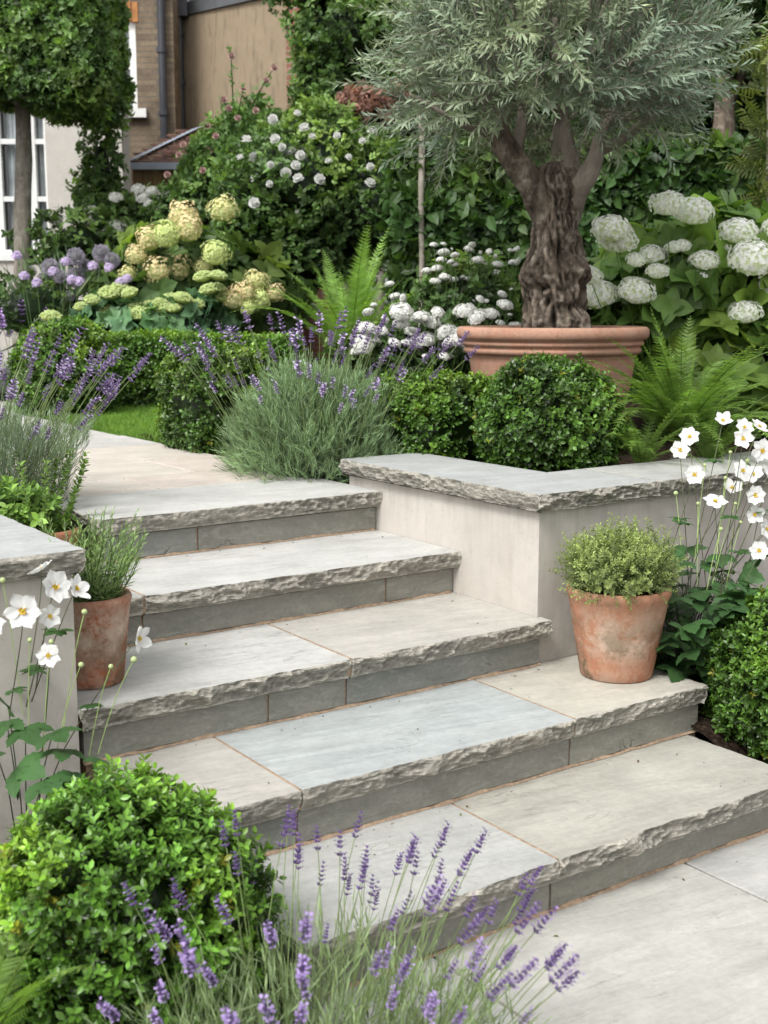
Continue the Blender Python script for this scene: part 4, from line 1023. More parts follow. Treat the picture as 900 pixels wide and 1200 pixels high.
# blush panicle hydrangea behind the sedum
pm_ = [floret_head(10+s_, .112, 300, .8, .0105, MT['pink'], -.35, c0=(.75, .95, .6), c1=c_, cone=.25, lump_=.3) for s_, c_ in enumerate([(1.15, 1.25, .95), (1.2, 1.15, 1.0), (.95, 1.25, .75)])]
hh = [(196, 276, 1.0), (176, 282, .9), (215, 255, 1.05), (221, 270, 1.0), (262, 247, .95), (252, 298, .95), (185, 318, .95), (208, 316, 1.0), (286, 345, .85), (300, 330, .8), (275, 352, .8), (305, 352, .75), (322, 345, .7), (160, 300, .7), (239, 312, .6), (290, 362, .6), (150, 322, .6)]
heads = [(at(x, 9.0+.3*((i*7) % 5)/5, y), s_*.95, front) for i, (x, y, s_) in enumerate(hh)]
flowering('hydrangea', 'hydrangea', 'hydrangea with blush and lime flower heads, behind the green sedum', at(225, 9.5, z=.72),
          [(at(215, 9.6, 330), (.55, .45, .45), 420), (at(290, 9.7, 350), (.45, .4, .35), 300), (at(160, 9.6, 350), (.4, .4, .35), 240)], hyd, heads, pm_, MT['green'], 1.0, .85, seed=3, yellow=.5, core=(.1, .12, .12))
# sedum
def sedum_head(seed):
    r = np.random.default_rng(seed); mb = MB(); b_ = MB().add(np.array([(1, 0, 0), (0, 1, 0), (-1, 0, 0), (0, -1, 0), (0, 0, 1.0)])*.0095, [(0, 1, 4), (1, 2, 4), (2, 3, 4), (3, 0, 4)]).T()
    n_ = 190; a = r.random(n_)*6.28; q = np.sqrt(r.random(n_)); P = np.stack([np.cos(a)*q*.085, np.sin(a)*q*.085, .042*(1-q**3)+.008*r.random(n_)], -1)
    mb.inst(b_, P, basis(rnd_dirs(n_)*.3+[1, 0, 0], np.tile([[0, 0, 1.]], (n_, 1))), 1+.2*r.normal(size=n_), np.clip(1+.12*r.normal(size=(n_, 1)), .5, 1.5)*np.ones(3))
    blob(mb, (0, 0, 0), (.08, .08, .036), (.7, .7, .5), 14, 8, 0)
    return mb.mesh('flower_head', [MT['lime']])
sm = [sedum_head(s_) for s_ in range(3)]
hh = [(108, 352), (128, 344), (140, 338), (152, 344), (96, 360), (165, 368), (158, 361), (176, 359), (188, 355), (200, 352), (214, 350), (230, 358), (222, 360), (192, 362), (238, 325), (256, 324), (255, 338), (170, 378), (245, 340), (120, 362), (205, 362), (60, 372), (265, 350)]
heads = [(at(x, 8.85+.2*((i*7) % 5)/5, y), .7+.3*((i*3) % 4)/4, UP-np.array([Fv[0], Fv[1], 0])*.3) for i, (x, y) in enumerate(hh)]
flowering('sedum_plant', 'sedum', 'sedum with flat lime green flower heads above the low box hedge', at(180, 9.0, z=.72),
          [(at(130, 9.05, 385), (.3, .25, .22), 160), (at(215, 9.05, 385), (.38, .25, .24), 260)], [merge([(broad, (0, 0, 0), unit(np.array([math.cos(a_), .5, math.sin(a_)])), (0, 1, .1), .75, (1, 1, 1)) for a_ in (0, 1.3, 2.5, 3.8, 5)])], heads, sm, leaf_mat('sedum_leaf', (.10, .21, .10), .5, .2), 1.0, 1.0, seed=4, yellow=.4)
# alliums
def allium_mesh(seed):
    r = np.random.default_rng(seed); mb = MB(); n_ = 260; i = np.arange(n_); zz = 1-2*(i+.5)/n_; ph = i*2.399
    D = np.stack([np.sqrt(1-zz**2)*np.cos(ph), np.sqrt(1-zz**2)*np.sin(ph), zz], -1)
    st = MB().add([(0, 0, 0), (.0012, .055, 0), (-.0012, .055, 0), (.006, .066, 0), (0, .07, .003), (-.006, .066, 0), (0, .074, 0)], [(0, 1, 2), (1, 3, 4), (2, 4, 5), (3, 6, 4), (5, 4, 6)]).T()
    c = np.clip(1+.2*r.normal(size=(n_, 1)), .4, 1.6)*np.ones(3); mb.inst(st, 0*D, basis(D, rnd_dirs(n_)), 1+.05*r.normal(size=n_), c)
    blob(mb, (0, 0, 0), (.045,)*3, (.5, .55, .45), 12, 8, 0)
    return mb.mesh('flower_head', [MT['purple']])
am = [allium_mesh(s_) for s_ in range(2)]
hh = [(59, 313, .9), (89, 301, .95), (89, 325, 1.1), (119, 297, .95), (52, 328, .8), (70, 324, .7), (162, 322, .85), (100, 311, .7), (82, 347, .55), (113, 313, .6), (132, 305, .8), (36, 318, .6)]
heads = [(at(x, 9.25+.2*((i*7) % 5)/5, y), s_, UP) for i, (x, y, s_) in enumerate(hh)]
strap = leaf_T(.35, .02, 5, .2, .5, .4); strap_c = [merge([(strap, (0, 0, 0), unit(np.array([math.cos(a_)*.4, 1, math.sin(a_)*.4])), (math.cos(a_), 0, math.sin(a_)), .8, (1, 1, 1)) for a_ in (0, 1.6, 3.1, 4.6)])]
flowering('allium_plant', 'allium', 'alliums with silvery purple globes at the left end of the flower bed', at(85, 9.5, z=.72),
          [(at(85, 9.55, 372), (.5, .3, .2), 60)], strap_c, heads, am, leaf_mat('allium_leaf', (.14, .2, .12), .5, .2), 1.0, 1.0, seed=5, stem_r=.005)
# small mauve and white bedding flowers among them
puff = [floret_head(40+s_, .035, 34, .8, .012, petal_mat('mauve_petal', (.58, .48, .68), .3) if s_ == 0 else MT['white'], -.1, 'flower') for s_ in range(2)]
hh = [(20+13*i+5*math.sin(i*5), 300+32*abs(math.sin(i*2.3))) for i in range(11)]
heads = [(at(x, 9.0, y), 1.0, front) for x, y in hh]
flowering('phlox_plant', 'flower', 'loose mauve flowers mixed among the alliums, left background', at(60, 9.1, z=.72), [(at(45, 9.3, 365), (.5, .2, .25), 160)], clump3, heads, puff[:1], MT['green'], .8, .9, seed=6, hname='flower')
# white flowering clump left of the olive pot
hh = [(508, 287), (520, 296), (517, 305), (549, 292), (566, 310), (560, 305), (583, 310), (601, 308), (533, 310), (512, 315), (510, 330), (532, 328), (548, 327), (521, 325), (500, 318), (457, 333), (438, 358), (463, 348)]
ph = [floret_head(60+s_, .032, 95, .6, .0062, MT['white'], -.1, 'flower', c0=(.8, .82, .75), c1=(1, 1, .98)) for s_ in range(3)]
heads = [(at(x, 6.5+.2*((i*7) % 5)/5, y), .65+.45*((i*3) % 4)/4, UP) for i, (x, y) in enumerate(hh)]
hb = [(513, 366), (545, 365), (484, 388), (470, 380), (440, 400), (425, 403), (500, 398), (455, 395), (478, 402), (520, 390), (560, 372), (575, 368), (450, 410), (540, 395), (505, 378), (592, 358), (428, 395), (488, 412), (430, 385), (447, 388), (462, 402), (492, 400), (512, 404), (528, 402), (548, 410), (470, 365), (492, 372), (530, 415), (418, 412)]
heads2 = [(at(x, 6.0+.25*((i*7) % 5)/5, y), 1.0+.9*((i*3) % 4)/4, front*np.array([.6, .6, 1])+.25*rng.normal(size=3)) for i, (x, y) in enumerate(hb)]
r7 = np.random.default_rng(31)
heads2 += [(at(418+190*r7.random(), 6.0+.5*r7.random(), 345+75*r7.random()**.8), .35+.6*r7.random(), front*np.array([.5, .5, 1])+.4*r7.normal(size=3)) for i in range(42)]
heads += [(at(490+125*r7.random(), 6.5+.3*r7.random(), 285+75*r7.random()), .25+.5*r7.random(), UP+.4*r7.normal(size=3)) for i in range(26)]
flowering('scabious_plant', 'flower', 'white button flowers on thin stems between the fern and the olive trunk', at(545, 6.75, z=.75), [(at(545, 6.75, 362), (.32, .22, .25), 420)], clump3, heads, ph, MT['green'], .75, 1.1, seed=7, hname='flower', yellow=.6)
flowering('candytuft_plant', 'flower', 'low mass of white domed flowers behind the lavender mound, left of the olive pot', at(495, 6.3, z=.75), [(at(495, 6.35, 425), (.40, .22, .22), 460), (at(440, 6.4, 425), (.25, .22, .18), 200)], clump3, heads2, ph, MT['green'], .75, 1.0, seed=8, hname='flower', yellow=.5)

# ---- roses
def rose_mesh(seed, mat, R_=.045):
    r = np.random.default_rng(seed); mb = MB(); u = np.linspace(-1, 1, 4); v = np.linspace(0, 1, 4)
    for layer, (np_, tl_, rr) in enumerate(((5, .05, .95), (6, .5, .95), (5, .85, .85), (4, 1.15, .7), (3, 1.4, .5))):
        for k in range(np_):
            a = k*6.283/np_+layer*.6+r.normal()*.1; U_, V_ = np.meshgrid(u, v); ang = tl_*(.3+V_*1.0); s_ = R_*rr
            y = np.cos(ang)*V_*s_; z = np.sin(ang)*V_*s_*1.05 + .1*s_*layer; x = U_*s_*.62*np.sin(np.clip(V_, .05, 1)*2.3)
            ca, sa = math.cos(a), math.sin(a); P = np.stack([x*ca-y*sa, x*sa+y*ca, z+.12*s_*U_**2], -1).reshape(-1, 3)
            i = np.arange(3)[:, None]*4; j = np.arange(3)[None]; mb.add(P, np.stack([i+j, i+j+1, i+j+5, i+j+4], -1).reshape(-1, 4), 0, (.97-.06*layer,)*3)
    return mb.mesh('rose_bloom', [mat], True)
wr = [rose_mesh(s_, petal_mat('white_rose_petal', (.93, .93, .90), .55)) for s_ in range(2)]
hh = [(298, 239), (316, 216), (298, 185), (331, 173), (335, 203), (317, 193), (352, 183), (343, 178), (357, 152), (366, 161), (323, 164), (348, 134), (433, 216), (425, 166), (436, 155), (434, 196), (374, 211), (350, 250), (346, 195), (395, 160), (350, 211), (408, 185), (300, 210), (282, 186), (289, 166), (385, 190), (320, 140)]
heads = [(at(x, 9.5+.5*((i*7) % 5)/5, y), [1.0, .7, .9, .65][(i*3) % 4], front+.5*rng.normal(size=3)-np.array([Fv[0], Fv[1], 0])*.5) for i, (x, y) in enumerate(hh)]
leaf5 = [merge([(ovate, (0, .03*(k_//2), 0), unit(np.array([(-1)**k_*.9 if k_ < 4 else 0, .5 if k_ < 4 else 1, 0])), (0, .1, 1), .8, (1, 1, 1)) for k_ in range(5)]) for s_ in range(1)]
flowering('rose_bush', 'rose', 'large rose bush with white blooms in the middle background, behind the fern', at(360, 10.3, z=.72),
          [(at(365, 10.4, 210), (.75, .6, .6), 1500), (at(310, 10.4, 240), (.45, .5, .45), 700), (at(430, 10.4, 240), (.5, .5, .55), 800), (at(352, 10.4, 300), (.8, .5, .4), 900)], clump3+leaf5, heads, wr, MT['green'], .85, 1.3, seed=9, hname='rose_bloom', stems=False, core=(.12, .14, .14), yellow=.55)
pr = [rose_mesh(5+s_, petal_mat('blush_petal', (.66, .46, .42), .3)) for s_ in range(2)]
hh = [(271, 66), (321, 80), (312, 95), (262, 117), (268, 127), (278, 139), (215, 170), (210, 182), (253, 160), (238, 200), (196, 205), (285, 105), (243, 148), (300, 130)]
heads = [(at(x, 11.3, y), .7, front+.4*rng.normal(size=3)-np.array([Fv[0], Fv[1], 0])) for x, y in hh]
rb_ = flowering('rose_bush', 'rose', 'taller climbing rose with small blush pink blooms against the brown wall', at(262, 11.8, z=.72),
          [(at(262, 11.9, 205), (.42, .5, .42), 700), (at(235, 11.9, 250), (.45, .5, .4), 700), (at(305, 11.9, 170), (.38, .4, .36), 500), (at(275, 11.9, 155), (.2, .2, .2), 90)], clump3+leaf5, heads, pr, MT['green'], .9, 1.45, seed=10, hname='rose_bloom', stems=False, core=(.1, .12, .12), corek=.5, yellow=.3, shoots=[(at(275, 11.6, 175), at(x, 11.3, y)) for x, y in ((271, 66), (321, 80), (312, 95), (262, 117), (268, 127), (285, 105), (243, 148), (300, 130))])
# climber on the cream wall, with white clusters
wc = [floret_head(80+s_, .07, 40, .7, .02, MT['white'], -.1, 'flower', c0=(1, 1, .95), c1=(1.1, 1.1, 1.05)) for s_ in range(2)]
hh = [(106, 248), (104, 258), (136, 232), (135, 265), (167, 232), (178, 225), (190, 235), (162, 222), (66, 258), (195, 228), (184, 245), (142, 268), (176, 240)]
flowering('climbing_shrub', 'climber', 'climbing shrub with white flower clusters by the corner of the cream wall', at(130, 12.4, z=.72),
          [(at(118, 12.6, 195), (.17, .2, .40), 200), (at(112, 12.6, 235), (.25, .25, .28), 170), (at(150, 12.4, 272), (.50, .4, .36), 520), (at(190, 12.4, 262), (.38, .4, .32), 300), (at(124, 12.6, 145), (.08, .14, .25), 40), (at(90, 11.8, 290), (.5, .4, .3), 300)], clump3, [(at(x, 11.9, y), .9, front) for x, y in hh], wc, MT['green'], 1.0, 1.15, seed=11, hname='flower', stems=False, core=(.12, .14, .14), corek=.5, lump=.4)

# ================================================================== olive tree
OT = thing('olive_tree', OP + np.array([0, 0, OH-.06]), 'old gnarled olive tree with silvery crown and twisted brown trunk', 'tree')
ob = OP + np.array([0, 0, OH-.06])
D_ = OD
def oc(px, py, dd=0.0): return at(px, D_+dd, py) - ob
# gnarled bole: profile read off along its height
prof = [(392, 652, 48), (378, 651, 42), (360, 650, 40), (345, 651, 40), (325, 650, 42), (305, 650, 41), (290, 650, 35), (270, 651, 31), (250, 652, 31), (235, 653, 31), (222, 652, 34), (208, 652, 34), (197, 652, 24), (190, 652, 11)]
pp = np.array([oc(cx, y) for y, cx, w_ in prof]); rr_ = np.array([w_*.88/FPX*D_ for y, cx, w_ in prof])
nz = 150; seg = 130
zi = np.interp(np.linspace(0, 1, nz), np.linspace(0, 1, len(prof)), np.arange(len(prof)))
cen = np.stack([np.interp(zi, np.arange(len(prof)), pp[:, k]) for k in range(3)], -1); rad_ = np.interp(zi, np.arange(len(prof)), rr_)
th = np.linspace(0, 2*np.pi, seg, endpoint=False); Zs = cen[:, 2][:, None]+0*th
TH_ = th[None]+Zs*1.3
Q = np.stack([np.cos(TH_)*1.0, np.sin(TH_)*1.0, Zs*3.0], -1)
rg_ = 1-np.abs(fbm(Q, 2.1, 4, 3)); rg2 = 1-np.abs(vnoise(np.stack([np.cos(TH_)*3, np.sin(TH_)*3, Zs*5], -1), 1.6, 8))
bur = np.zeros_like(Zs)
cam_az = math.atan2(-Fv[1], -Fv[0])
for (a_, py, am_, sa_, sz_) in ((-.95, 322, .055, .35, .055), (.9, 318, .04, .3, .05), (0.1, 300, -.07, .22, .05), (-.45, 352, -.06, .16, .035), (.35, 350, .03, .3, .03), (-.1, 335, .03, .2, .05), (.55, 280, .02, .3, .05), (-.6, 375, .035, .3, .04), (.2, 378, .04, .25, .04), (-.2, 375, -.06, .12, .04), (.8, 372, .03, .25, .04), (-.55, 338, -.04, .25, .015)):
    dz_ = Zs - hz(py, D_)+ob[2]; da = (th[None]-cam_az-a_+np.pi) % (2*np.pi)-np.pi
    bur += am_*np.exp(-(da/sa_)**2-(dz_/sz_)**2)
RR = rad_[:, None]*(.88+.22*(rg_-.5)+.14*(rg2-.5)+.12*fbm(Q, 6, 3, 4)) + bur*1.05
V = np.stack([cen[:, 0][:, None]+RR*np.cos(th), cen[:, 1][:, None]+RR*np.sin(th), Zs], -1).reshape(-1, 3)
i = np.arange(nz-1)[:, None]*seg; j = np.arange(seg)[None]
mb = MB(); mb.add(V, np.stack([i+j, i+(j+1) % seg, i+seg+(j+1) % seg, i+seg+j], -1).reshape(-1, 4))
mb.F.append((np.arange((nz-1)*seg, nz*seg)[None], 0))
mb.obj('trunk', MT['bark'], OT, True)
def limb(pts, rads, name='limb', mat='limb', sides=20, sub=8, am=.1):
    P = np.array(pts); n_ = len(P); t = np.linspace(0, n_-1, (n_-1)*sub+1)
    # catmull-rom
    out = []
    for x in t:
        k = min(int(x), n_-2); f = x-k; p0, p1, p2, p3 = P[max(k-1, 0)], P[k], P[k+1], P[min(k+2, n_-1)]
        out.append(.5*(2*p1+(p2-p0)*f+(2*p0-5*p1+4*p2-p3)*f*f+(3*p1-p0-3*p2+p3)*f**3))
    R_ = np.interp(t, np.arange(n_), rads)
    mb = MB(); tube(mb, out, R_, sides, 0, disp=lambda V, C: C+(V-C)*(1+am*fbm(V, 14, 3, 2))[:, None])
    mb.obj(name, MT[mat], OT, True)
px2 = D_/FPX
limb([oc(652, 290, .05), oc(646, 258, .0), oc(632, 230, -.02), oc(612, 202, -.05), oc(594, 176, -.05), oc(580, 150, -.06), oc(573, 134, -.06)], np.array([12, 21, 20, 15.5, 14, 13, 11])*px2, mat='bark', am=.16)
limb([oc(594, 176, -.04), oc(583, 140, -.02), oc(560, 105, 0), oc(540, 60, .05), oc(520, 20, .1)], np.array([12, 7, 5, 4, 2.5])*px2)
limb([oc(602, 185, 0), oc(612, 140, .1), oc(610, 90, .15), oc(600, 40, .2)], np.array([10, 6, 5, 3])*px2)
limb([oc(652, 300, .08), oc(661, 258, .03), oc(671, 232, -.03), oc(687, 208, -.09), oc(697, 188, -.09), oc(704, 160, -.07), oc(722, 125, -.02), oc(745, 80, 0)], np.array([9, 17, 16, 12, 9.5, 7, 5, 3.5])*px2)
limb([oc(660, 230, .08), oc(662, 190, .12), oc(658, 140, .1), oc(655, 80, .08), oc(650, 20, .05)], np.array([25, 17, 8, 5, 3])*px2)
limb([oc(700, 175, -.05), oc(725, 165, -.1), oc(760, 140, -.15), oc(800, 110, -.15)], np.array([9, 6, 4, 2.5])*px2)
limb([oc(659, 140, .1), oc(640, 105, -.05), oc(625, 60, -.2), oc(615, 20, -.3)], np.array([6, 4.5, 3.5, 2.5])*px2)
limb([oc(582, 160, -.05), oc(552, 150, -.15), oc(515, 130, -.2), oc(480, 110, -.2)], np.array([7, 4, 3, 2])*px2)
# crown
ol = leaf_T(.044, .0090, 2, .18, .12, .5, .75)
def twig_T(seed):
    r = np.random.default_rng(seed); items = []; L_ = .22; mb = MB()
    for i in range(13):
        y = .015+i*L_/13
        for sg in (-1, 1):
            a = i*1.57+r.normal()*.3; o = np.array([math.cos(a)*sg, 0, math.sin(a)*sg]); d = unit(o*.85+np.array([0, .75+.5*i/13, 0])+.15*r.normal(size=3))
            c = .85+.3*r.random()
            mb.inst(ol, np.array([[0, y, 0]]), basis(d[None], (np.array([[0, 1., 0]])-o*.3)), (1-.35*abs(i/13-.45))*(1+.12*r.normal()), (c, c, c))
    tube(mb, [(0, 0, 0), (.003, L_*.5, .002), (0, L_, 0)], [.0022, .0016, .0008], 4, 1, None)
    return mb.T()
tw = [twig_T(s_) for s_ in range(5)]
mb = MB(); cc = at(646, D_, 55) - ob
n_ = 1500; D = rnd_dirs(n_*2); D = D[D[:, 2] > -.93][:n_]; n_ = len(D)
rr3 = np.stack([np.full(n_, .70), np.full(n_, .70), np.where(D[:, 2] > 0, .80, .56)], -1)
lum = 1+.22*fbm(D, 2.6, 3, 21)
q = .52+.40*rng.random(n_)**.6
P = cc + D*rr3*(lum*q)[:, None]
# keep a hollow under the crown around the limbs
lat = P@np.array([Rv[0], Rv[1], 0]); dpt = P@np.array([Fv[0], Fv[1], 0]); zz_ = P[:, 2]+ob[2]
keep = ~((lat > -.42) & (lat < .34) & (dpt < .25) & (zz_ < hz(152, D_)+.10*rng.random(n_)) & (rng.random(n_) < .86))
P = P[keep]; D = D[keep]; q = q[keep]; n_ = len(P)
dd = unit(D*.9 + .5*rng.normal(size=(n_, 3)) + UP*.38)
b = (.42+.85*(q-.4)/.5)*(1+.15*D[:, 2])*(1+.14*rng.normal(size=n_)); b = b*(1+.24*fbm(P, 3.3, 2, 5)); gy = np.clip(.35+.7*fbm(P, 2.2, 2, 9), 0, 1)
wh = rng.integers(0, 5, n_); Bm = basis(dd, rnd_dirs(n_)); sc = .9+.45*rng.random(n_)
for k in range(5):
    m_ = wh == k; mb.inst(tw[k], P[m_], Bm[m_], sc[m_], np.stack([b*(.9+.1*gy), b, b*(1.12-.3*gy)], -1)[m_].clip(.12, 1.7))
# twiggy branchlets feeding the crown
for k in range(150):
    j = rng.integers(0, n_); e = P[j]; s0 = cc*np.array([1, 1, 1])+D[j]*.25-UP*.25; s0 = s0*.7 + e*.3
    m0 = (s0+e)/2+rng.normal(size=3)*.04; tube(mb, [s0, m0, e, e+dd[j]*.1], [.006, .004, .0025, .0015], 5, 1)
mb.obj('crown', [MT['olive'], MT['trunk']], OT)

# ================================================================== lawn
ga = np.array([[2.64, 4.95], [3.15, 5.2], [4.2, 6.9], [3.45, 7.55], [2.7, 8.3], [2.64, 7.8]])
tag(flat('lawn_soil', [tuple(p) for p in ga], .738, plain_mat('turf', (.09, .16, .03), .9, .1, .25, 14, .5)), kind='structure')
n_ = 60000; P2 = np.stack([2.62+rng.random(n_)*1.7, 4.9+rng.random(n_)*3.5], -1)
def inside(P, poly):
    c = np.zeros(len(P), bool); k = len(poly)
    for i in range(k):
        a, b_ = poly[i], poly[(i+1) % k]
        m_ = ((a[1] > P[:, 1]) != (b_[1] > P[:, 1])) & (P[:, 0] < (b_[0]-a[0])*(P[:, 1]-a[1])/(b_[1]-a[1]+1e-12)+a[0]); c ^= m_
    return c
P2 = P2[inside(P2, ga)]; n_ = len(P2)
gb = leaf_T(.042, .0032, 2, .2, .5, .3)
mb = MB(); d = unit(rng.normal(size=(n_, 3))*np.array([.45, .45, .1])+UP); b = .8+.4*rng.random(n_)+.2*fbm(np.concatenate([P2, np.zeros((n_, 1))], 1), 4, 2)
mb.inst(gb, np.concatenate([P2, np.full((n_, 1), .738)], 1), basis(d, rnd_dirs(n_)), .7+.5*rng.random(n_), np.stack([b, b, b*.9], -1))
tag(mb.obj('lawn', leaf_mat('grass_blade', (.15, .27, .045), .5, .35)), kind='stuff')

# ================================================================== litter on the stone
mb = MB(); n_ = 260; r = np.random.default_rng(77)
lev = [(0, 1.4, 3.3, .6, 1.97), (.15, 1.4, 2.78, 2.0, 2.38), (.30, 1.15, 2.8, 2.4, 2.8), (.45, 1.1, 2.55, 2.8, 3.24), (.60, 1.2, 2.55, 3.25, 3.7), (.75, 1.6, 2.55, 3.75, 6.0)]
bit = MB().add(np.array([(1, 0, 0), (0, 1, .1), (-1, .1, 0), (0, -1, .1), (0, 0, .5)]), [(0, 1, 4), (1, 2, 4), (2, 3, 4), (3, 0, 4)]).T()
dead = leaf_T(.016, .008, 3, .5, .5, .5)
for (z, x0_, x1_, y0_, y1_) in lev:
    k = 42; edge = r.random(k) < .45
    y = np.where(edge, y1_-.012-.02*r.random(k), y0_+(y1_-y0_)*r.random(k)); P = np.stack([x0_+(x1_-x0_)*r.random(k), y, np.full(k, z+.0008)], -1)
    c = np.array([[.055, .042, .03]])*(.6+.9*r.random((k, 1)))
    mb.inst(bit, P, basis(np.stack([r.normal(size=k), r.normal(size=k), 0*P[:, 0]], -1), np.tile([[0, 0, 1.]], (k, 1))), .0013+.0022*r.random(k)**3, c)
    k = 5; P = np.stack([x0_+(x1_-x0_)*r.random(k), y1_-.01-.12*r.random(k)**2, np.full(k, z+.003)], -1)
    mb.inst(dead, P, basis(np.stack([r.normal(size=k), r.normal(size=k), 0*P[:, 0]], -1), unit(np.tile([[0, 0, 1.]], (k, 1))+.3*r.normal(size=(k, 3)))), .5+.4*r.random(k), [[.20, .17, .06], [.13, .09, .04], [.12, .17, .04], [.28, .24, .12], [.10, .07, .04]])
tag(mb.obj('leaf_litter', petal_mat('dry_litter', (1, 1, 1), .05, .8)), kind='stuff')

# ================================================================== background: buildings
def ub(mb, px0, px1, D0_, py0, py1, thick=.2, mi=0, dd=0.0):
    """a box facing the camera heading: its front face spans these sight lines at distance D0_"""
    a = (px0-450)/FPX*D0_*1.0; b = (px1-450)/FPX*D0_
    k = D0_/ (D0_)  # plain copy of the plan distance
    z1 = hz(py0, D0_); z0 = hz(py1, D0_)
    return ubox(mb, a, b, D0_+dd, D0_+dd+thick, z0, z1, mi)
mwhite = plain_mat('white_joinery', (.74, .74, .72), .5, .4, .05)
mglass = plain_mat('dark_glass', (.045, .05, .05), .08, .6, .5, 1.5)
mcurt = plain_mat('grey_curtain', (.33, .36, .37), .9, .1, .2, 5)
mlead = plain_mat('lead_flashing', (.30, .34, .40), .5, .4, .15, 4)
miron = plain_mat('black_downpipe', (.035, .037, .045), .45, .5, .2)
# cream garden room
h1 = thing('cream_house', uw(-4.0, 14, .7), 'cream rendered house with tall glazed window, left background behind the pleached tree', 'house')
c0 = np.array(h1.location)
def rel(mb, root): 
    mb.V = [v-np.array(root.location) for v in mb.V]; return mb
D = 14.0
mb = MB(); ubox(mb, -3.69, -2.86, D, D+.45, .7, 4.6); ubox(mb, -7, -3.69, D, D+.45, .7, hz(300, D)); ubox(mb, -7, -3.69, D, D+.45, hz(100, D), 4.6); ubox(mb, -7, -5.07, D, D+.45, hz(300, D), hz(100, D)); ubox(mb, -7, -3.5, D+.45, D+3, .7, 4.6)
rel(mb, h1).obj('wall', render_mat('cream_render', (.56, .53, .48), (.36, .33, .28), None), h1)
wz0, wz1 = hz(298, D), hz(102, D)
win = MB()
for (a, b) in ((-5.05, -4.99), (-4.29, -4.22), (-3.91, -3.84), (-3.74, -3.69)): ubox(win, a, b, D+.12, D+.19, wz0, wz1)
for z in (wz0, hz(235, D), hz(167, D), wz1-.07): ubox(win, -5.05, -3.69, D+.125, D+.18, z, z+.055)
ubox(win, -5.09, -3.67, D-.03, D+.2, wz0-.07, wz0+.0)
win = rel(win, h1).obj('window', mwhite, h1)
mb = MB(); ubox(mb, -5.05, -4.17, D+.2, D+.22, wz0, wz1); rel(mb, h1).obj('pane', mglass, win)
mb = MB()
x = np.linspace(-4.21, -3.73, 40); yv = D+.22+.015*np.sin(np.arange(40)*1.5)
V = [uw(a, b, wz0) for a, b in zip(x, yv)]+[uw(a, b, wz1) for a, b in zip(x, yv)]
mb.add(V, [(i, i+1, 41+i, 40+i) for i in range(39)]); rel(mb, h1).obj('curtain', mcurt, win, True)
# tall brick house
h2 = thing('brick_house', uw(-3.6, 18, .7), 'old yellow-brown brick house with a white sash window, upper left', 'house')
D = 18.0
bm_ = brick_mat('stock_brick', (.25, .195, .135), (.165, .125, .09), (.15, .13, .105))
mb = MB(); u = lambda px, D=D: (px-450)/FPX*D*.957
w0, w1, s0, s1 = u(96), u(160), hz(128, D), hz(24, D)
ubox(mb, -9, w0, D, D+.4, .7, 8.5); ubox(mb, w1, u(204), D, D+.4, .7, 8.5); ubox(mb, w0, w1, D, D+.4, .7, s0); ubox(mb, w0, w1, D, D+.4, s1, 8.5); ubox(mb, -9, u(204), D+.4, D+6, .7, 8.5)
o = rel(mb, h2).obj('wall', bm_, h2)
o.rotation_euler = (0, 0, 0)
mb = MB(); nb = 9
for i in range(nb):
    a = w0-.05+(w1-w0+.1)*i/nb; f = (i+.5)/nb*2-1
    ubox(mb, a+.008, a+(w1-w0+.1)/nb-.008, D-.012, D+.1, s1+.02-.05*f*f, s1+.28-.05*f*f)
rel(mb, h2).obj('brick_arch', plain_mat('orange_rubbed_brick', (.36, .17, .07), .9, .1, .25, 9), h2)
win = MB()
for (a, b) in ((w0, w0+.07), (w1-.10, w1), ((w0+w1)/2-.02, (w0+w1)/2+.02)): ubox(win, a, b, D+.06, D+.14, s0, s1)
for z in (s0, (s0+s1)/2-.04, s1-.08, s0+.3, s1-.36): ubox(win, w0, w1, D+.07, D+.13, z, z+.06)
win = rel(win, h2).obj('window', mwhite, h2)
mb = MB(); ubox(mb, w0, w1, D+.15, D+.17, s0, s1); rel(mb, h2).obj('pane', plain_mat('sky_glass', (.16, .19, .21), .06, .7, .4, 1.2), win)
mb = MB(); ubox(mb, w0-.1, w1+.13, D-.09, D+.14, s0-.12, s0); rel(mb, h2).obj('sill', mwhite, win)
for (px, y0, Dp, r_) in ((190.5, -40, 17.9, .055), (211, 16, 18.6, .055)):
    mb = MB(); x_ = (px-450)/FPX*Dp*.957
    ub_top = hz(y0, Dp); P = [np.array(uw(x_, Dp, z)) for z in np.linspace(2.6, ub_top, 12)]
    tube(mb, P, r_, 12)
    for z in np.linspace(3.2, ub_top-.3, 4): tube(mb, [np.array(uw(x_, Dp, z)), np.array(uw(x_, Dp, z+.06))], r_*1.35, 12)
    if y0 > 0: ubox(mb, x_-.14, x_+.14, Dp-.12, Dp+.1, ub_top-.05, ub_top+.25)
    rel(mb, h2).obj('drainpipe', miron, h2)
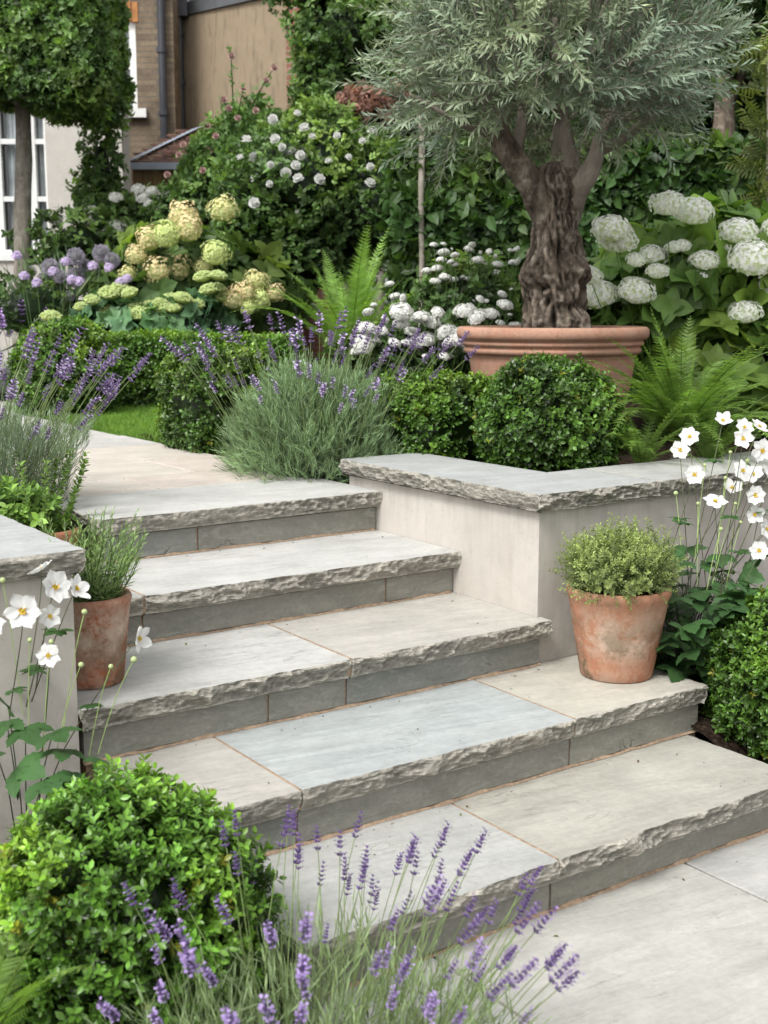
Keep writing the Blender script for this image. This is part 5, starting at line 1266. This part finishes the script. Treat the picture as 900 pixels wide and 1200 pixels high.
# brown rendered gable wall with coping
h3 = thing('rendered_building', uw(-2.6, 19.3, .7), 'blank brown rendered building with sloping dark coping, behind the pink roses', 'building')
def quadwall(mb, pa, Da, pb, Db, za, zb, zlow, th=.5, mi=0):
    a = (pa-450)/FPX*Da*.96; b = (pb-450)/FPX*Db*.96
    V = [uw(a, Da, zlow), uw(b, Db, zlow), uw(b, Db+th, zlow), uw(a, Da+th, zlow), uw(a, Da, za), uw(b, Db, zb), uw(b, Db+th, zb), uw(a, Da+th, za)]
    mb.add(V, [(0, 3, 2, 1), (4, 5, 6, 7), (0, 1, 5, 4), (1, 2, 6, 5), (2, 3, 7, 6), (3, 0, 4, 7)], mi)
mb = MB(); ZA, ZB = hz(24, 19.0), hz(-8, 17.3); quadwall(mb, 194, 19.0, 340, 17.3, ZA, ZB, .7, 4.0)
rel(mb, h3).obj('wall', render_mat('brown_render', (.30, .235, .16), (.10, .085, .07), None, .75), h3)
mb = MB(); a_ = (203-450)/FPX*18.85*.96; b_ = (345-450)/FPX*17.15*.96; V = [uw(a_, 18.85, ZA), uw(b_, 17.15, ZB), uw(b_, 21.2, ZB), uw(a_, 22.9, ZA)]; V += [(x, y, z+.17) for x, y, z in V]; mb.add(V, [(0, 3, 2, 1), (4, 5, 6, 7), (0, 1, 5, 4), (1, 2, 6, 5), (2, 3, 7, 6), (3, 0, 4, 7)])
mb.V = [v for v in mb.V]; rel(mb, h3).obj('coping', plain_mat('dark_coping', (.10, .105, .11), .7, .2, .3, 3), h3)
mb = MB(); quadwall(mb, 336, 17.2, 352, 17.05, 7.5, 7.5, .7, .3); quadwall(mb, 352, 17.6, 420, 17.0, 7.5, 7.5, .7, .4)
rel(mb, h3).obj('brick_pier', brick_mat('red_brick', (.34, .16, .11), (.25, .12, .085), (.3, .26, .22)), h3)
# lean-to with a tiled roof
h4 = thing('garden_shed', uw(-2.7, 15.2, .7), 'low outbuilding with old brown tiled roof and tan boards, left of the pink roses', 'shed')
D = 15.2; uu = lambda px: (px-450)/FPX*D*.97
ze, zr = hz(193, D), hz(150, D+1.2)
mb = MB(); rows = 14; L0_, R0_ = uu(150), uu(300)
for i in range(rows):
    f0, f1 = i/rows, (i+1)/rows; d0, d1 = D-.1+1.5*f0, D-.1+1.5*f1+.03; z0_, z1_ = ze+(zr-ze)*f0, ze+(zr-ze)*f1
    x = L0_ + .15; k = 0
    x0_ = L0_+(uu(196)-L0_)*f0
    while x0_+k*.165 < R0_:
        a = x0_+(k-.5*(i % 2))*.165; j = .006*math.sin(k*7.1+i*3.3)
        V = [uw(a+.004, d0, z0_+.03+j), uw(a+.161, d0, z0_+.03-j), uw(a+.161, d1, z1_+.012), uw(a+.004, d1, z1_+.012), uw(a+.004, d0, z0_+.012+j), uw(a+.161, d0, z0_+.012-j)]
        c = .75+.5*((k*37+i*91) % 17)/17
        mb.add(V, [(0, 1, 2, 3), (4, 5, 1, 0)], 0, (c, c*(.9+.1*((k*5+i) % 3)/3), c)); k += 1
mt_, nt_, nd_, lk_ = new_mat('old_clay_tile'); n = N(nt_)
n.out(n.mix(1.0, n.mix(1.0, (.15, .095, .07, 1), n('ShaderNodeAttribute', attribute_name='Col').outputs['Color'], 'MULTIPLY'), n.ramp(n.noise(n('ShaderNodeNewGeometry').outputs['Position'], 4, 5, .7), [(.3, .7), (.7, 1.25)]), 'MULTIPLY'), .9, None, .1)
rel(mb, h4).obj('roof', mt_, h4)
mb = MB(); V = [uw(L0_-.05, D-.15, ze+.0), uw(L0_+.12, D-.15, ze+.05), uw(uu(196)+.25, D+1.4, zr+.06), uw(uu(196)+.05, D+1.4, zr+.0)]
mb.add(V, [(0, 1, 2, 3)]); ubox(mb, L0_-.04, R0_, D-.16, D-.12, ze-.07, ze+.01)
rel(mb, h4).obj('lead_verge', mlead, h4)
mb = MB(); k = 0
x = L0_+.05
while x < R0_: ubox(mb, x, x+.115, D+.02, D+.05, .7, ze-.02); x += .12
ubox(mb, L0_+.05, R0_, D+.06, D+1.3, .7, ze)
rel(mb, h4).obj('boarded_wall', plain_mat('tan_boards', (.24, .17, .085), .8, .2, .3, 6), h4)

# ================================================================== background: trees
bigleaf = leaf_T(.075, .045, 2, .2, .25, .42, .8)
tc = [clump_T(bigleaf, 7, 70+k_, .06) for k_ in range(5)]
def tree(name, label, base, trunk_r, trunk_top, lobes, lmat, temps=tc, size=1.0, light=1.0, seed=0, group=None, yellow=.25, core=(.10, .12, .12), corek=.6, lump=.35, depth=.45, cat='tree', bark='trunk', jitter=.8):
    base = np.array(base, float); t = thing(name, base, label, cat, group)
    mb = MB(); tp = np.array(trunk_top)-base; k = 10; f = np.linspace(0, 1, k)[:, None]
    P = tp*f + np.array([.04, .03, 0])*np.sin(f*5+seed); tube(mb, P, np.linspace(trunk_r*1.15, trunk_r*.7, k), 14, disp=lambda V, C: C+(V-C)*(1+.12*fbm(V, 9, 3, 2))[:, None])
    for (c, r, n_) in lobes[:6]:
        e = np.array(c)-base; tube(mb, [tp*.9, tp*.5+e*.5, e], [trunk_r*.5, trunk_r*.3, trunk_r*.12], 8)
    mb.obj('trunk', MT[bark], t, True)
    fol = MB()
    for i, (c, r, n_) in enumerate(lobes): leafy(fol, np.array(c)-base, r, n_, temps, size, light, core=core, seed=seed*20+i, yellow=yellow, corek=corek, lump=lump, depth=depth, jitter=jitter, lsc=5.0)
    fol.obj('crown', lmat, t)
    return t
# pleached tree in front of the cream house: boxed crown on a clear stem
DT = 11.6; b0 = at(27, DT, z=.72)
t = thing('pleached_tree', b0, 'pleached tree with a clipped box-shaped crown on a clear straight stem, top left', 'tree')
mb = MB(); P = np.array([at(27+.8*math.sin(i), DT, z=.72+i*.25)-b0 for i in range(12)]); tube(mb, P, np.linspace(.085, .07, 12), 16, disp=lambda V, C: C+(V-C)*(1+.14*fbm(V, 12, 3, 2))[:, None]); mb.obj('trunk', MT['trunk'], t, True)
mb = MB(); zc0 = hz(118, DT); zc1 = hz(-60, DT); cen_ = at(9, DT, z=(zc0+zc1)/2)-b0
n_ = 12000; hs_ = np.array([.90, .70, (zc1-zc0)/2]); fc_ = rng.integers(0, 4, n_); X3 = rng.random((n_, 3))*2-1; Nn = np.zeros((n_, 3))
for a_, (ax, sg) in enumerate(((0, 1), (1, -1), (2, -1), (1, -1))): m_ = fc_ == a_; X3[m_, ax] = sg; Nn[m_, ax] = sg
D = X3; P = X3*hs_; P[:, 2] += np.where(fc_ == 2, .10*X3[:, 0], 0)*-1; P = cen_+P+Nn*(.10*fbm(P, 2.2, 3, 4))[:, None]
# turn the box to face the camera heading
def turn(P, c): Q = P-c; return c + np.stack([Q[:, 0]*Rv[0]+Q[:, 1]*Fv[0], Q[:, 0]*Rv[1]+Q[:, 1]*Fv[1], Q[:, 2]], -1)
P = turn(P, cen_); Nn = turn(Nn, np.zeros(3)); dep = rng.random(len(P))**1.5; P -= Nn*(dep*.22)[:, None]
cl = fbm(P, 2.8, 3, 3); b = (1+.4*cl+.15*D[:, 2])*(1-.65*dep)*(1+.3*rng.normal(size=len(P)))*1.35; y = np.clip(cl+.3, 0, 1)*.4*(1-dep)
blob(mb, cen_, (.66, .50, (zc1-zc0)/2*.82), (.14, .16, .14), 24, 14, .1, power=.4)
scatter_sprigs(mb, tc, P, Nn, .6, .85, np.stack([b*(1+y), b*(1+y*.4), b*(1-y*.2)], -1).clip(.05, 2.5), .1)
mb.obj('crown', MT['green'], t)
# clipped evergreen hedge behind the olive
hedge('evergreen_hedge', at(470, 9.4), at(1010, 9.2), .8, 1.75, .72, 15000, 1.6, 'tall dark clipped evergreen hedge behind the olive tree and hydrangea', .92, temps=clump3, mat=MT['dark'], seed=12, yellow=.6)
G = 'trees closing the back of the garden'
tree('leafy_tree', 'mid-green leafy tree beside the brown wall, left of the olive crown', at(405, 12.6, z=.72), .12, at(405, 12.6, 170),
     [(at(405, 12.6, 40), (.50, .6, .7), 1100), (at(430, 12.7, 110), (.5, .5, .5), 800), (at(372, 12.5, 105), (.22, .35, .4), 300), (at(375, 12.6, -30), (.6, .5, .5), 700), (at(460, 12.8, 30), (.5, .5, .7), 800), (at(362, 12.5, 165), (.25, .3, .25), 200)], MT['green'], light=1.35, seed=2, yellow=.6, group=G)
tree('dark_tree', 'dark evergreen tree directly behind the olive crown', at(560, 13.6, z=.72), .16, at(560, 13.6, 150),
     [(at(520, 13.6, 120), (.9, .8, .9), 1500), (at(620, 13.8, 60), (1.1, .8, 1.1), 1900), (at(560, 13.8, -40), (1.2, .8, 1.0), 1700), (at(690, 13.4, 160), (.8, .7, .8), 1200), (at(470, 13.4, 190), (.7, .6, .6), 900), (at(480, 14, -40), (.9, .8, .9), 1200)], MT['green'], light=.95, seed=3, group=G, size=1.2, yellow=.7)
tree('dark_tree', 'dark tree with green lit leaves behind the right half of the olive crown', at(790, 12.4, z=.72), .15, at(790, 12.4, 120),
     [(at(770, 12.4, 60), (.9, .8, .9), 1500), (at(860, 12.2, 30), (.9, .8, .9), 1500), (at(720, 13.0, -30), (1.0, .8, .9), 1300), (at(840, 12.8, -60), (1.1, .8, .9), 1300), (at(900, 12.2, 140), (.7, .6, .8), 900), (at(820, 12.4, 170), (.8, .6, .5), 900)], MT['dark'], light=1.25, seed=4, group=G, size=1.1, yellow=.9)
tree('copper_shrub', 'small copper-pink leaved shrub between the leafy tree and olive crown', at(445, 12.0, z=.72), .04, at(445, 12.0, 150),
     [(at(440, 12.0, 130), (.26, .2, .16), 300), (at(420, 12.0, 122), (.16, .15, .12), 160), (at(458, 12.0, 118), (.15, .15, .12), 120)], leaf_mat('copper_leaf', (.24, .13, .10), .5, .3), light=1.1, seed=5, cat='shrub', size=.8)
tree('tall_tree', 'dark trunk and green crown at the upper right edge', at(842, 11.0, z=.72), .12, at(850, 11.0, 90),
     [(at(868, 11.0, 10), (.5, .5, .5), 700), (at(905, 10.9, 60), (.45, .4, .6), 600), (at(890, 11.0, -60), (.6, .5, .6), 600)], MT['green'], light=.95, seed=6, size=1.0, yellow=.6, group=G, bark='bark')
pin_ = [merge([(lance, (0, .02+.022*(k_//2), 0), unit(np.array([(-1)**k_*1.0 if k_ < 12 else 0, .5, -.1])), (0, .1, 1), .8, (1, 1, 1)) for k_ in range(13)])]
tree('yellow_climber', 'climbing plant with yellowish feathery leaves down the right edge', at(903, 8.2, z=.72), .03, at(903, 8.2, 60),
     [(at(900, 8.2, y), (.06+.03*(i % 2), .12, .13), 26) for i, y in enumerate((70, 110, 150, 195, 235, 265))], leaf_mat('gold_leaf', (.15, .19, .055), .5, .4), temps=pin_, light=.95, seed=7, cat='climber', core=None, size=1.0, depth=.6)
# stake by the rose
t = thing('wooden_stake', at(494, 8.9, z=.72), 'thin grey wooden stake standing left of the olive tree, in front of the hedge', 'stake')
mb = MB(); P = np.array([at(494+.5*math.sin(i*2), 8.9, z=.72+i*.25)-at(494, 8.9, z=.72) for i in range(9)]); tube(mb, P, .022, 10, disp=lambda V, C: C+(V-C)*(1+.15*fbm(V, 20, 2, 2))[:, None]); mb.obj('post', MT['trunk'], t, True)


# ------------------------------------------------------------------ light, world, camera
EL, AZ = rad(52), rad(250)      # azimuth clockwise from +Y
w = bpy.data.worlds.new('World'); scn.world = w; w.use_nodes = True
nt = w.node_tree; n = N(nt); bg = nt.nodes['Background']
sky = nt.nodes.new('ShaderNodeTexSky'); sky.sky_type = 'NISHITA'; sky.sun_disc = False
sky.sun_elevation = EL; sky.sun_rotation = AZ; sky.dust_density = 3.0; sky.air_density = 1.0
hs = nt.nodes.new('ShaderNodeHueSaturation'); hs.inputs['Saturation'].default_value = .10; hs.inputs['Value'].default_value = 1.75
nt.links.new(sky.outputs[0], hs.inputs['Color']); nt.links.new(hs.outputs[0], bg.inputs['Color'])
bg.inputs['Strength'].default_value = .15
L = bpy.data.lights.new('sun', 'SUN'); L.energy = 2.8; L.angle = rad(20); L.color = (1.0, .98, .95)
lo = bpy.data.objects.new('sun', L); COL.objects.link(lo)
d = Vector((math.sin(AZ)*math.cos(EL), math.cos(AZ)*math.cos(EL), math.sin(EL)))
lo.rotation_euler = d.to_track_quat('Z', 'Y').to_euler(); lo.location = (0, 0, 8)
cd = bpy.data.cameras.new('camera'); cam = bpy.data.objects.new('camera', cd); COL.objects.link(cam)
cam.location = (0, 0, HC); cam.rotation_euler = (math.pi/2 - PITCH, 0, -YAW)
cd.sensor_fit = 'VERTICAL'; cd.sensor_height = 36; cd.lens = FPX/1200*36; cd.clip_start = .05; cd.clip_end = 500
cd.dof.use_dof = True; cd.dof.focus_distance = 3.9; cd.dof.aperture_fstop = 5.6
scn.camera = cam
vs = scn.view_settings; vs.view_transform = 'Standard'; vs.look = 'None'; vs.exposure = 0; vs.gamma = 1
scn.cycles.max_bounces = 6; scn.cycles.diffuse_bounces = 3; scn.cycles.transparent_max_bounces = 4
